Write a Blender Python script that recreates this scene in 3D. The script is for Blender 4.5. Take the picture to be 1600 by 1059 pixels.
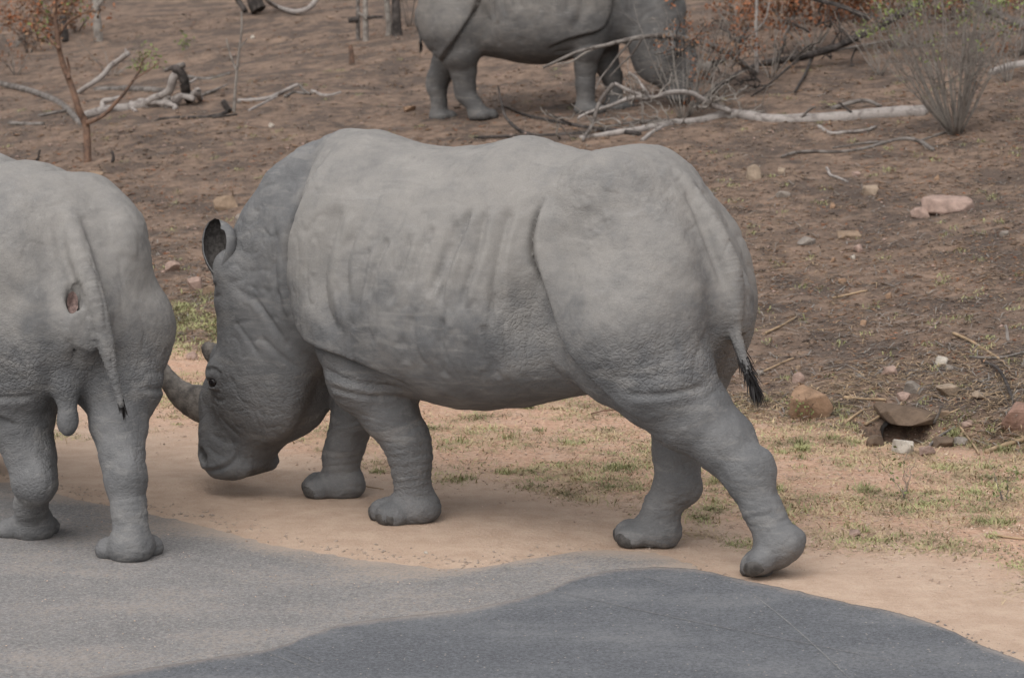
import bpy, math, random
import numpy as np
from mathutils import Vector, Matrix

for o in list(bpy.data.objects):
    bpy.data.objects.remove(o)
SC = bpy.context.scene
COL = SC.collection
random.seed(7)
rng = np.random.default_rng(7)

# ------------------------------------------------------------------ camera, sky, sun, exposure
F_PX, CAM_H = 3993.0, 2.3
PITCH = math.atan((529.5 - 15) / F_PX)
cd = bpy.data.cameras.new('camera')
cam = bpy.data.objects.new('camera', cd)
COL.objects.link(cam)
cam.location = (0, 0, CAM_H)
cam.rotation_euler = (math.pi / 2 - PITCH, 0, 0)
cd.sensor_width = 36.0
cd.lens = 36.0 * F_PX / 1600.0
cd.clip_start, cd.clip_end = 0.1, 1500
cd.dof.use_dof = True
cd.dof.focus_distance = 11.0
cd.dof.aperture_fstop = 5.6
SC.camera = cam

world = bpy.data.worlds.new('World')
SC.world = world
world.use_nodes = True
wt = world.node_tree
wt.nodes.clear()
wo = wt.nodes.new('ShaderNodeOutputWorld')
wb = wt.nodes.new('ShaderNodeBackground')
ws = wt.nodes.new('ShaderNodeTexSky')
wh = wt.nodes.new('ShaderNodeHueSaturation')
ws.sky_type = 'NISHITA'
ws.sun_disc = False
SUN_EL, SUN_ROT = math.radians(55), math.radians(205)
ws.sun_elevation, ws.sun_rotation = SUN_EL, SUN_ROT
ws.dust_density = 4.0
wh.inputs['Saturation'].default_value = 0.22
wb.inputs['Strength'].default_value = 0.125
wt.links.new(ws.outputs[0], wh.inputs['Color'])
wt.links.new(wh.outputs[0], wb.inputs['Color'])
wt.links.new(wb.outputs[0], wo.inputs[0])

sl = bpy.data.lights.new('sun', 'SUN')
sl.energy = 1.45
sl.angle = math.radians(100)
sl.color = (1.0, 0.97, 0.93)
sun = bpy.data.objects.new('sun', sl)
COL.objects.link(sun)
sd = Vector((math.sin(SUN_ROT) * math.cos(SUN_EL), math.cos(SUN_ROT) * math.cos(SUN_EL), math.sin(SUN_EL)))
sun.rotation_euler = sd.to_track_quat('Z', 'Y').to_euler()
sun.location = (0, 0, 30)

SC.view_settings.view_transform = 'Standard'
SC.view_settings.look = 'None'
SC.view_settings.gamma = 1
SC.view_settings.use_curve_mapping = False
SC.view_settings.exposure = 0.42
SC.cycles.max_bounces = 5
SC.cycles.use_denoising = True

# ------------------------------------------------------------------ small helpers
_tab = np.random.default_rng(3).random(65536).astype(np.float32) * 2 - 1


def vnoise(p, scale, seed=0):
    p = np.asarray(p, np.float32) * scale + 517.3
    i = np.floor(p).astype(np.int64)
    f = p - i
    f = f * f * (3 - 2 * f)
    r = 0
    for a in (0, 1):
        wx = f[..., 0] if a else 1 - f[..., 0]
        for b in (0, 1):
            wy = f[..., 1] if b else 1 - f[..., 1]
            for c in (0, 1):
                wz = f[..., 2] if c else 1 - f[..., 2]
                hsh = ((i[..., 0] + a) * 73856093 ^ (i[..., 1] + b) * 19349663 ^ (i[..., 2] + c) * 83492791 ^ seed * 2654435) & 65535
                r = r + wx * wy * wz * _tab[hsh]
    return r


def sstep(a, b, x):
    t = np.clip((x - a) / (b - a), 0, 1)
    return t * t * (3 - 2 * t)


def ray(px, py):
    d = ((px - 800), F_PX, -(py - 529.5))
    c, s = math.cos(PITCH), math.sin(PITCH)
    return np.array([d[0], d[1] * c + d[2] * s, -d[1] * s + d[2] * c]) / F_PX


# the lie of the land: v is the distance from the road edge, measured up the slope
def vcoord(x, y):
    return 0.66 * x + 0.751 * y - 7.90


def height(x, y):
    x = np.asarray(x, float)
    y = np.asarray(y, float)
    v = vcoord(x, y)
    p = np.stack([x, y, x * 0], -1)
    wob = 0.35 * vnoise(p, 0.45, 1)
    b = v - 3.85 - wob
    far = np.where(v > 60, 60 - 3.85, np.maximum(b, 0))
    right = sstep(0.5, 3.5, x - (y - 13.0) * 0.4)
    h = 0.150 * far + 0.16 * right * sstep(0.0, 0.45, b) * (1 - sstep(2, 7, b))
    rough = sstep(0.3, 2.5, v)
    h = h + rough * (0.024 * vnoise(p, 1.3, 2) + 0.016 * vnoise(p, 3.7, 3) + 0.007 * vnoise(p, 9.0, 5)) * (0.4 + 0.6 * sstep(3.2, 4.4, v))
    h = h + sstep(6, 12, v) * 0.10 * vnoise(p, 0.33, 4)
    h = h + 0.006 * vnoise(p, 2.7, 9) * sstep(0.0, 0.8, v)
    h = h - 0.027 * np.exp(-(((x - 0.85) / 0.75) ** 2 + ((y - 10.75) / 0.75) ** 2) ** 2)
    # a ridge of pushed sand by the road
    h = h + 0.035 * np.exp(-(((x + 1.28) / 0.42) ** 2 + ((y - 12.42 + 0.1 * np.sin(x * 7)) / 0.11) ** 2)) - 0.012 * np.exp(-(((x + 1.2) / 0.5) ** 2 + ((y - 12.12) / 0.16) ** 2))
    # burrow mouth under the bank
    bx, by = BURROW
    q = np.exp(-(((x - bx) / 0.15) ** 2 + ((y - by) / 0.22) ** 2) ** 2)
    return h - 0.30 * q


BURROW = (2.10, 13.80)


def at(px, py, lift=0.0):
    d = ray(px, py)
    lo = None
    for t in np.arange(6.0, 90.0, 0.25):
        p = d * t + np.array([0, 0, CAM_H])
        if p[2] <= height(p[0], p[1]):
            lo, hi = t - 0.25, t
            for _ in range(18):
                m = (lo + hi) / 2
                p = d * m + np.array([0, 0, CAM_H])
                if p[2] <= height(p[0], p[1]):
                    hi = m
                else:
                    lo = m
            break
    p = d * hi + np.array([0, 0, CAM_H])
    return np.array([p[0], p[1], float(height(p[0], p[1])) + lift])


def pt(px, py, Y):
    d = ray(px, py)
    return d * (Y / d[1]) + np.array([0, 0, CAM_H])


def mesh_obj(name, V, Fc, mat, parent=None, smooth=True, attrs=None):
    me = bpy.data.meshes.new(name)
    V = np.asarray(V, np.float32)
    if isinstance(Fc, np.ndarray) and Fc.ndim == 2:
        k = Fc.shape[1]
        me.vertices.add(len(V))
        me.vertices.foreach_set('co', V.ravel())
        me.loops.add(Fc.size)
        me.loops.foreach_set('vertex_index', Fc.astype(np.int32).ravel())
        me.polygons.add(len(Fc))
        me.polygons.foreach_set('loop_start', np.arange(0, Fc.size, k, dtype=np.int32))
        me.update(calc_edges=True)
        me.validate()
    else:
        me.from_pydata([tuple(map(float, v)) for v in V], [], [tuple(int(i) for i in f) for f in Fc])
        me.update()
    for n, a in (attrs or {}).items():
        at_ = me.attributes.new(n, 'FLOAT', 'POINT')
        at_.data.foreach_set('value', np.asarray(a, np.float32))
    if smooth:
        me.polygons.foreach_set('use_smooth', np.ones(len(me.polygons), bool))
    me.materials.append(mat)
    o = bpy.data.objects.new(name, me)
    COL.objects.link(o)
    if parent is not None:
        o.parent = parent
    return o


def tag(o, label=None, cat=None, group=None, kind=None):
    if label:
        o['label'] = label
    if cat:
        o['category'] = cat
    if group:
        o['group'] = group
    if kind:
        o['kind'] = kind
    return o


def empty(name, loc, rz=0.0, sc=1.0):
    o = bpy.data.objects.new(name, None)
    COL.objects.link(o)
    o.location = [float(v) for v in loc]
    o.rotation_euler = (0, 0, rz)
    o.scale = (sc, sc, sc)
    o.empty_display_size = 0.2
    return o


# ------------------------------------------------------------------ materials
class NT:
    def __init__(self, name, rough=0.9):
        self.m = bpy.data.materials.new(name)
        self.m.use_nodes = True
        self.t = self.m.node_tree
        self.b = self.t.nodes['Principled BSDF']
        self.b.inputs['Roughness'].default_value = rough
        self.b.inputs['Specular IOR Level'].default_value = 0.25
        self.tc = self.t.nodes.new('ShaderNodeTexCoord').outputs['Object']

    def n(self, kind, **kw):
        nd = self.t.nodes.new('ShaderNode' + kind)
        for k, v in kw.items():
            setattr(nd, k, v)
        return nd

    def link(self, a, b):
        self.t.links.new(a, b)

    def setv(self, sock, v):
        if isinstance(v, bpy.types.NodeSocket):
            self.link(v, sock)
        else:
            sock.default_value = v

    def coords(self, scale=(1, 1, 1)):
        mp = self.n('Mapping')
        self.link(self.tc, mp.inputs['Vector'])
        mp.inputs['Scale'].default_value = scale
        return mp.outputs[0]

    def noise(self, scale, detail=4, rough=0.55, vec=None, dist=0.0):
        nd = self.n('TexNoise')
        nd.inputs['Scale'].default_value = scale
        nd.inputs['Detail'].default_value = detail
        nd.inputs['Roughness'].default_value = rough
        nd.inputs['Distortion'].default_value = dist
        self.link(vec or self.tc, nd.inputs['Vector'])
        return nd.outputs['Fac']

    def voro(self, scale, feature='DISTANCE_TO_EDGE', vec=None, out='Distance'):
        nd = self.n('TexVoronoi', feature=feature)
        nd.inputs['Scale'].default_value = scale
        self.link(vec or self.tc, nd.inputs['Vector'])
        return nd.outputs[out]

    def ramp(self, fac, a, b, lo=0.0, hi=1.0):
        nd = self.n('MapRange', interpolation_type='SMOOTHSTEP')
        self.setv(nd.inputs['Value'], fac)
        nd.inputs['From Min'].default_value = a
        nd.inputs['From Max'].default_value = b
        nd.inputs['To Min'].default_value = lo
        nd.inputs['To Max'].default_value = hi
        return nd.outputs[0]

    def mix(self, fac, a, b, blend='MIX'):
        nd = self.n('Mix', data_type='RGBA', blend_type=blend)
        self.setv(nd.inputs[0], fac)
        for s, v in ((nd.inputs[6], a), (nd.inputs[7], b)):
            if isinstance(v, bpy.types.NodeSocket):
                self.link(v, s)
            else:
                s.default_value = (*v, 1) if len(v) == 3 else v
        return nd.outputs[2]

    def math(self, op, a, b=0.0):
        nd = self.n('Math', operation=op)
        self.setv(nd.inputs[0], a)
        self.setv(nd.inputs[1], b)
        return nd.outputs[0]

    def attr(self, name):
        nd = self.n('Attribute')
        nd.attribute_name = name
        return nd.outputs['Fac']

    def bump(self, h, strength, dist):
        nd = self.n('Bump')
        nd.inputs['Strength'].default_value = strength
        nd.inputs['Distance'].default_value = dist
        self.link(h, nd.inputs['Height'])
        if self.b.inputs['Normal'].links:
            self.link(self.b.inputs['Normal'].links[0].from_socket, nd.inputs['Normal'])
        self.link(nd.outputs[0], self.b.inputs['Normal'])

    def color(self, c):
        self.setv(self.b.inputs['Base Color'], c if isinstance(c, bpy.types.NodeSocket) else (*c, 1))


def plain(name, c, var=0.3, scale=30, rough=0.85, stretch=(1, 1, 1), bump=0.0, bd=0.004):
    m = NT(name, rough)
    f = m.noise(scale, 5, 0.6, m.coords(stretch))
    d = tuple(x * (1 - var) for x in c)
    l = tuple(min(1, x * (1 + var)) for x in c)
    m.color(m.mix(m.ramp(f, 0.3, 0.7), d, l))
    if bump:
        m.bump(f, bump, bd)
    return m.m


def skin_material(name='rhino hide', tint=(1, 1, 1), dust_shade_amt=1.0):
    m = NT(name, 0.88)
    dust, crack = m.attr('dust'), m.attr('crack')  # this mask also puts shade of neck and underside into the hide colour
    big = m.noise(2.6, 5, 0.6, dist=0.4)
    med = m.noise(9, 6, 0.62)
    fine = m.noise(70, 4, 0.6)
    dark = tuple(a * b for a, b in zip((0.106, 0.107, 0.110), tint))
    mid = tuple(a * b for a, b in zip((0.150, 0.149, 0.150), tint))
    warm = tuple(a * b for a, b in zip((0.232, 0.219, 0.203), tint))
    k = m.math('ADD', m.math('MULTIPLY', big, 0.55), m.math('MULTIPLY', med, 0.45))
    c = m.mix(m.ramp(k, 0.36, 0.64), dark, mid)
    dz = m.math('MULTIPLY', m.ramp(m.math('ADD', m.math('MULTIPLY', dust, 0.62), m.math('MULTIPLY', m.math('SUBTRACT', k, 0.5), 1.5)), 0.1, 0.75), 0.85 * dust_shade_amt)
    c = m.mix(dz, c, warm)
    st = m.noise(7, 6, 0.65, m.coords((0.5, 1, 2.2)), 0.8)
    c = m.mix(m.ramp(st, 0.50, 0.68, 0, 0.30), c, tuple(a * b for a, b in zip((0.275, 0.262, 0.246), tint)))
    c = m.mix(m.ramp(st, 0.46, 0.32, 0, 0.14), c, tuple(a * b for a, b in zip((0.118, 0.118, 0.124), tint)))
    # pale dry scuffs along the hide and dark damp freckles
    sc = m.noise(16, 5, 0.6, m.coords((0.35, 1, 1.6)), 1.2)
    c = m.mix(m.ramp(sc, 0.58, 0.74, 0, 0.30), c, (0.26, 0.255, 0.25))
    c = m.mix(m.ramp(fine, 0.60, 0.85, 0, 0.35), c, (0.085, 0.084, 0.085))
    c = m.mix(m.ramp(m.noise(5.1, 6, 0.7), 0.68, 0.76, 0, 0.30), c, (0.075, 0.073, 0.074))
    gr = m.noise(190, 3, 0.7)
    c = m.mix(m.ramp(gr, 0.35, 0.65), m.mix(1.0, c, (0.94, 0.94, 0.94), 'MULTIPLY'), m.mix(1.0, c, (1.07, 1.067, 1.065), 'MULTIPLY'))
    m.color(c)
    warp = m.n('VectorMath', operation='ADD')
    m.link(m.tc, warp.inputs[0])
    nz = m.n('TexNoise')
    nz.inputs['Scale'].default_value = 14
    m.link(m.tc, nz.inputs['Vector'])
    sc_ = m.n('VectorMath', operation='SCALE')
    sc_.inputs['Scale'].default_value = 0.03
    m.link(nz.outputs['Color'], sc_.inputs[0])
    m.link(sc_.outputs[0], warp.inputs[1])
    w = warp.outputs[0]
    v1 = m.ramp(m.voro(52, vec=w), 0.0, 0.22)
    mp = m.n('Mapping')
    m.link(w, mp.inputs['Vector'])
    mp.inputs['Scale'].default_value = (40, 40, 52)
    vn = m.n('TexVoronoi', feature='DISTANCE_TO_EDGE')
    vn.inputs['Scale'].default_value = 1.0
    m.link(mp.outputs[0], vn.inputs['Vector'])
    v2 = m.ramp(vn.outputs['Distance'], 0.0, 0.25)
    hh = m.math('ADD', m.math('MULTIPLY', v1, 0.35), v2)
    m.bump(m.math('MULTIPLY', hh, crack), 0.6, 0.005)
    m.bump(m.noise(130, 4, 0.65), 0.22, 0.002)
    m.bump(m.noise(16, 5, 0.55, m.coords((1, 1, 0.6))), 0.25, 0.006)
    return m.m


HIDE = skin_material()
HIDE_BACK = skin_material('rhino hide tinted for shade', (0.78, 0.755, 0.73), 0.7)  # darker copy of the hide, its shade put into the tint


def horn_material():
    m = NT('horn', 0.7)
    f = m.noise(18, 6, 0.65, m.coords((1, 1, 1)))
    s = m.noise(60, 5, 0.6)
    c = m.mix(m.ramp(f, 0.3, 0.7), (0.085, 0.076, 0.070), (0.235, 0.210, 0.185))
    c = m.mix(m.ramp(s, 0.55, 0.75, 0, 0.5), c, (0.09, 0.082, 0.078))
    m.color(c)
    m.bump(s, 0.8, 0.007)
    m.bump(m.noise(30, 4, 0.6, m.coords((3, 1, 0.6))), 0.6, 0.006)
    return m.m


HORN = horn_material()
NAIL = plain('toenail', (0.070, 0.066, 0.063), 0.35, 40, 0.75, bump=0.3)
EARIN = plain('ear lining hair and shade', (0.060, 0.055, 0.052), 0.4, 60, 0.95, bump=0.5)  # dark hair, with the shade inside the ear cup painted into its tone
TUFT = plain('tail hair', (0.018, 0.016, 0.016), 0.3, 30, 0.6)
EYE = plain('wet eye', (0.012, 0.010, 0.010), 0.1, 10, 0.12)
FLESH = plain('bare flesh', (0.20, 0.14, 0.125), 0.4, 60, 0.7, bump=0.5)

ROAD_V = 0.0


def ground_material():
    m = NT('ground', 0.95)
    v = m.attr('v')
    n1 = m.noise(1.6, 6, 0.65)
    n2 = m.noise(7, 6, 0.65)
    n3 = m.noise(38, 5, 0.65)
    n4 = m.noise(150, 3, 0.6)
    # sand by the road
    sand = m.mix(m.ramp(n2, 0.3, 0.7), (0.40, 0.275, 0.195), (0.50, 0.365, 0.272))
    sand = m.mix(m.ramp(n4, 0.35, 0.75, 0, 0.5), sand, (0.52, 0.43, 0.36))
    # stony reddish verge
    verge = m.mix(m.ramp(n3, 0.32, 0.68), (0.35, 0.200, 0.132), (0.56, 0.37, 0.262))
    verge = m.mix(m.ramp(n2, 0.42, 0.70, 0, 0.75), verge, (0.47, 0.335, 0.25))
    verge = m.mix(m.ramp(n4, 0.60, 0.72, 0, 0.8), verge, (0.60, 0.47, 0.38))
    # burnt brown slope
    burnt = m.mix(m.ramp(n2, 0.30, 0.70), (0.090, 0.063, 0.048), (0.235, 0.163, 0.120))
    burnt = m.mix(m.ramp(n1, 0.44, 0.60, 0, 0.8), burnt, (0.066, 0.051, 0.043))
    burnt = m.mix(m.ramp(m.noise(2.6, 5, 0.6, m.coords((1, 0.6, 1))), 0.54, 0.70, 0, 0.6), burnt, (0.265, 0.182, 0.13))
    burnt = m.mix(m.ramp(n3, 0.56, 0.70, 0, 0.75), burnt, (0.27, 0.185, 0.135))
    n5 = m.noise(17, 5, 0.7)
    burnt = m.mix(m.ramp(n5, 0.56, 0.68, 0, 0.7), burnt, (0.062, 0.046, 0.039))
    burnt = m.mix(m.ramp(n5, 0.43, 0.33, 0, 0.6), burnt, (0.24, 0.165, 0.12))
    burnt = m.mix(m.ramp(n3, 0.40, 0.27, 0, 0.7), burnt, (0.042, 0.033, 0.029))
    wob = m.math('ADD', v, m.math('MULTIPLY', m.math('SUBTRACT', n1, 0.5), 1.6))
    wob2 = m.math('ADD', wob, m.math('MULTIPLY', m.math('SUBTRACT', n3, 0.5), 0.9))
    c = m.mix(m.ramp(wob2, 0.9, 1.9), sand, verge)
    c = m.mix(m.ramp(wob2, 3.45, 4.1), c, burnt)
    m.color(c)
    m.bump(n4, 0.5, 0.006)
    m.bump(n3, 0.7, 0.022)
    return m.m


def asphalt_material(name, a, b, sandy):
    m = NT(name, 0.85)
    e = m.attr('edge')            # metres inside the sheet's edge
    n1 = m.noise(2.2, 6, 0.65, m.coords((0.6, 1, 1)))
    n3 = m.noise(240, 3, 0.6)
    n4 = m.noise(60, 4, 0.7)
    c = m.mix(m.ramp(n1, 0.3, 0.7), a, b)
    n6 = m.noise(85, 5, 0.75)
    c = m.mix(m.ramp(n6, 0.45, 0.70, 0, 0.75), c, tuple(x * 1.7 for x in b))
    c = m.mix(m.ramp(n6, 0.50, 0.34, 0, 0.65), c, tuple(x * 0.5 for x in a))
    c = m.mix(m.ramp(n3, 0.45, 0.70, 0, 0.5), c, tuple(x * 1.6 for x in b))
    # blown sand caught in the surface, thick at the edge
    k = m.math('ADD', m.math('MULTIPLY', m.math('SUBTRACT', n4, 0.5), 1.1), m.math('MULTIPLY', m.math('SUBTRACT', n1, 0.5), 1.3))
    k = m.math('SUBTRACT', k, m.math('MULTIPLY', e, 1.7 if sandy else 7.0))
    c = m.mix(m.ramp(k, -0.75, 0.15, 0, 0.95 if sandy else 0.4), c, (0.40, 0.315, 0.25))
    if not sandy:
        c = m.mix(m.ramp(m.math('ADD', m.math('MULTIPLY', n1, 0.7), m.math('MULTIPLY', n4, 0.3)), 0.48, 0.66, 0, 0.30), c, (0.24, 0.235, 0.232))
    if sandy:
        c = m.mix(m.ramp(m.math('ADD', n4, m.math('MULTIPLY', m.math('SUBTRACT', n1, 0.5), 0.8)), 0.50, 0.66, 0, 0.40), c, (0.32, 0.265, 0.22))
    vo = m.voro(42, 'F1')
    pick = m.voro(42, 'F1', out='Color')
    sep = m.n('SeparateColor')
    m.link(pick, sep.inputs[0])
    speck = m.math('MULTIPLY', m.ramp(vo, 0.20, 0.10), m.ramp(sep.outputs[0], 0.80, 0.86))
    c = m.mix(m.math('MULTIPLY', speck, 0.75), c, (0.42, 0.37, 0.31))
    m.color(c)
    m.bump(n3, 0.5, 0.004)
    m.bump(n4, 0.25, 0.006)
    return m.m


def bark_material(name, pale, dark, amount=0.5, scale=9):
    m = NT(name, 0.9)
    g = m.noise(scale, 6, 0.65, dist=0.6)
    f = m.noise(scale * 7, 5, 0.65)
    c = m.mix(m.ramp(g, amount - 0.12, amount + 0.12), dark, pale)
    c = m.mix(m.ramp(f, 0.48, 0.74, 0, 0.65), c, tuple(x * 0.5 for x in pale))
    m.color(c)
    m.bump(f, 0.6, 0.012)
    return m.m


GROUND = ground_material()
ASPH = asphalt_material('worn asphalt', (0.145, 0.139, 0.136), (0.200, 0.191, 0.187), True)
PATCHM = asphalt_material('newer asphalt', (0.081, 0.084, 0.092), (0.112, 0.116, 0.125), False)
SCUFF = plain('pale scuff', (0.185, 0.185, 0.183), 0.3, 60)
WOOD_PALE = bark_material('weathered pale wood', (0.30, 0.27, 0.25), (0.12, 0.10, 0.09), 0.42)
WOOD_GREY = bark_material('grey dead wood', (0.19, 0.17, 0.155), (0.075, 0.062, 0.055), 0.48)
WOOD_DARK = bark_material('charred wood', (0.085, 0.072, 0.066), (0.028, 0.024, 0.022), 0.52)
WOOD_RED = bark_material('red brown bark', (0.185, 0.112, 0.078), (0.08, 0.055, 0.044), 0.48)
TWIG = bark_material('grey twigs', (0.25, 0.225, 0.20), (0.13, 0.112, 0.10), 0.45)
STRAWM = plain('dry straw', (0.30, 0.215, 0.135), 0.35, 12)
LEAF_G = plain('green leaf', (0.17, 0.20, 0.075), 0.4, 5)
LEAF_O = plain('dry orange leaf', (0.23, 0.095, 0.048), 0.5, 5)
LEAF_B = plain('dry brown leaf', (0.19, 0.115, 0.072), 0.5, 5)
GRASS_G = plain('short green grass', (0.27, 0.27, 0.13), 0.4, 3)
GRASS_D = plain('dry grass', (0.40, 0.31, 0.19), 0.4, 3)
CLOD = plain('soil crumbs', (0.145, 0.105, 0.081), 0.6, 2.5)
CHAR = plain('charred bits', (0.026, 0.022, 0.020), 0.5, 3)
GRAVELM = plain('pale gravel', (0.44, 0.33, 0.26), 0.45, 4)


def stone_mat(name, c):
    m = NT(name, 0.9)
    f = m.noise(14, 6, 0.65)
    g = m.noise(60, 4, 0.6)
    cc = m.mix(m.ramp(f, 0.3, 0.7), tuple(x * 0.62 for x in c), c)
    cc = m.mix(m.ramp(g, 0.62, 0.76, 0, 0.5), cc, tuple(x * 0.5 for x in c))
    m.color(cc)
    m.bump(f, 0.7, 0.02)
    m.bump(g, 0.4, 0.006)
    return m.m


ST = dict(pink=stone_mat('pink stone', (0.37, 0.265, 0.22)), cream=stone_mat('cream stone', (0.36, 0.28, 0.21)),
          tan=stone_mat('tan stone', (0.28, 0.20, 0.14)), grey=stone_mat('grey stone', (0.26, 0.225, 0.195)),
          red=stone_mat('red stone', (0.29, 0.18, 0.14)), orange=stone_mat('orange stone', (0.31, 0.20, 0.13)),
          white=stone_mat('white stone', (0.48, 0.43, 0.37)), brown=stone_mat('brown stone', (0.15, 0.105, 0.074)))

# ------------------------------------------------------------------ ground, road
def axis(lo, hi, step, flo, fhi, grow=1.16):
    a = list(np.arange(lo, hi, step))
    s = step
    x = lo
    left = []
    while x > flo:
        s *= grow
        x -= s
        left.append(x)
    s = step
    x = a[-1]
    right = []
    while x < fhi:
        s *= grow
        x += s
        right.append(x)
    return np.array(left[::-1] + a + right)


def grid_faces(nx, ny):
    i = np.arange(nx * ny).reshape(nx, ny)
    return np.stack([i[:-1, :-1], i[1:, :-1], i[1:, 1:], i[:-1, 1:]], -1).reshape(-1, 4)


gx = axis(-6.0, 7.0, 0.045, -260, 260)
gy = axis(8.0, 24.0, 0.045, -160, 420)
GX, GY = np.meshgrid(gx, gy, indexing='ij')
gv = np.stack([GX, GY, height(GX, GY)], -1).reshape(-1, 3)
tag(mesh_obj('ground', gv, grid_faces(len(gx), len(gy)), GROUND, attrs={'v': vcoord(gv[:, 0], gv[:, 1])}), kind='structure')


def chaikin(P, n):
    P = [np.array(p, float) for p in P]
    for _ in range(n):
        Q = [P[0]]
        for a, b in zip(P[:-1], P[1:]):
            Q += [a * 0.75 + b * 0.25, a * 0.25 + b * 0.75]
        Q.append(P[-1])
        P = Q
    return P


def gpt(px, py):                 # on the flat of the road
    d = ray(px, py)
    t = -CAM_H / d[2]
    return np.array([d[0] * t, d[1] * t])


def sheet(name, edge, mat, z, inward, rows, rough=0.01, feather=False):
    """A sheet whose edge is an uneven line; rows run inwards from it, each given in metres."""
    E = np.array(edge)
    seg = np.linalg.norm(np.diff(E, axis=0), axis=1)
    s = np.concatenate([[0], np.cumsum(seg)])
    ss = np.arange(0, s[-1], 0.02)
    P = np.stack([np.interp(ss, s, E[:, 0]), np.interp(ss, s, E[:, 1])], -1)
    p3 = np.concatenate([P, P[:, :1] * 0], 1)
    wob = rough * (vnoise(p3, 4, 21) + 0.7 * vnoise(p3, 13, 22) + 0.6 * vnoise(p3, 34, 23))
    d = np.array(inward) / np.linalg.norm(inward)
    V, A = [], []
    for r in rows:
        q = P + d * (r - wob[:, None] * max(0, 1 - r / 0.6))
        drop = -0.045 if r == 0 else 0.0
        if feather:
            drop = float(np.interp(r, [0, 0.12, 0.35], [-0.016, -0.005, 0.0]))
        V.append(np.concatenate([q, np.full((len(q), 1), z + drop)], 1))
        A.append(np.full(len(q), r))
    V = np.array(V)
    return mesh_obj(name, V.reshape(-1, 3), grid_faces(len(rows), len(P)), mat, attrs={'edge': np.array(A).ravel()})


old_edge = [gpt(*p) for p in [(-900, 520), (-400, 640), (-100, 715), (0, 742), (100, 762), (180, 782), (300, 803), (400, 830), (480, 852), (560, 862), (640, 871), (740, 884), (830, 868), (930, 853), (1060, 863), (1110, 905), (1200, 955), (1400, 1010), (1700, 1090), (2600, 1500)]]
tag(sheet('road', chaikin(old_edge, 2), ASPH, 0.006, (-0.45, -0.85), [0, 0.02, 0.06, 0.12, 0.2, 0.3, 0.45, 0.7, 1.2, 2.5, 6, 14], 0.035, True), kind='structure')
new_edge = [gpt(*p) for p in [(-400, 1260), (0, 1095), (170, 1059), (340, 1032), (440, 1017), (500, 988), (600, 970), (700, 961), (760, 951), (850, 930), (900, 907), (960, 894), (1060, 890), (1130, 902), (1200, 919), (1290, 940), (1400, 963), (1480, 986), (1530, 1012), (1580, 1032), (1660, 1060), (2100, 1200), (2700, 1500)]]
tag(sheet('road_patch', chaikin(new_edge, 1), PATCHM, 0.018, (-0.15, -1.0), [0, 0.012, 0.03, 0.06, 0.1, 0.16, 0.25, 0.5, 1.2, 3, 8], 0.016), kind='structure')


def strip(name, pts, w, z, mat, parent=None):
    P = np.array(chaikin(pts, 3))
    t = np.gradient(P, axis=0)
    n = np.stack([-t[:, 1], t[:, 0]], -1)
    n /= np.linalg.norm(n, axis=1)[:, None]
    k = np.sin(np.linspace(0, math.pi, len(P)))[:, None] ** 0.5 * w * (0.75 + 0.25 * np.sin(np.arange(len(P)) * 2.1))[:, None]
    V = np.concatenate([np.concatenate([P + n * k, P - n * k]), np.full((2 * len(P), 1), z)], 1)
    m = len(P)
    return mesh_obj(name, V, [(i, i + 1, m + i + 1, m + i) for i in range(m - 1)], mat, parent)


for pl, w in [([(868, 931), (940, 947), (1080, 978), (1250, 1010), (1420, 1046)], .0035), ([(1170, 930), (1240, 985), (1330, 1070)], .0035), ([(1000, 905), (1030, 914), (1050, 922)], .003),
              ([(414, 1024), (450, 1040), (494, 1056)], .0025), ([(440, 1021), (475, 1033), (500, 1047)], .0025), ([(415, 1043), (440, 1053)], .0015), ([(1310, 950), (1345, 968)], .0015)]:
    tag(strip('road_scuff', [gpt(*p) for p in pl], w, 0.0200, SCUFF), kind='structure')

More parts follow.
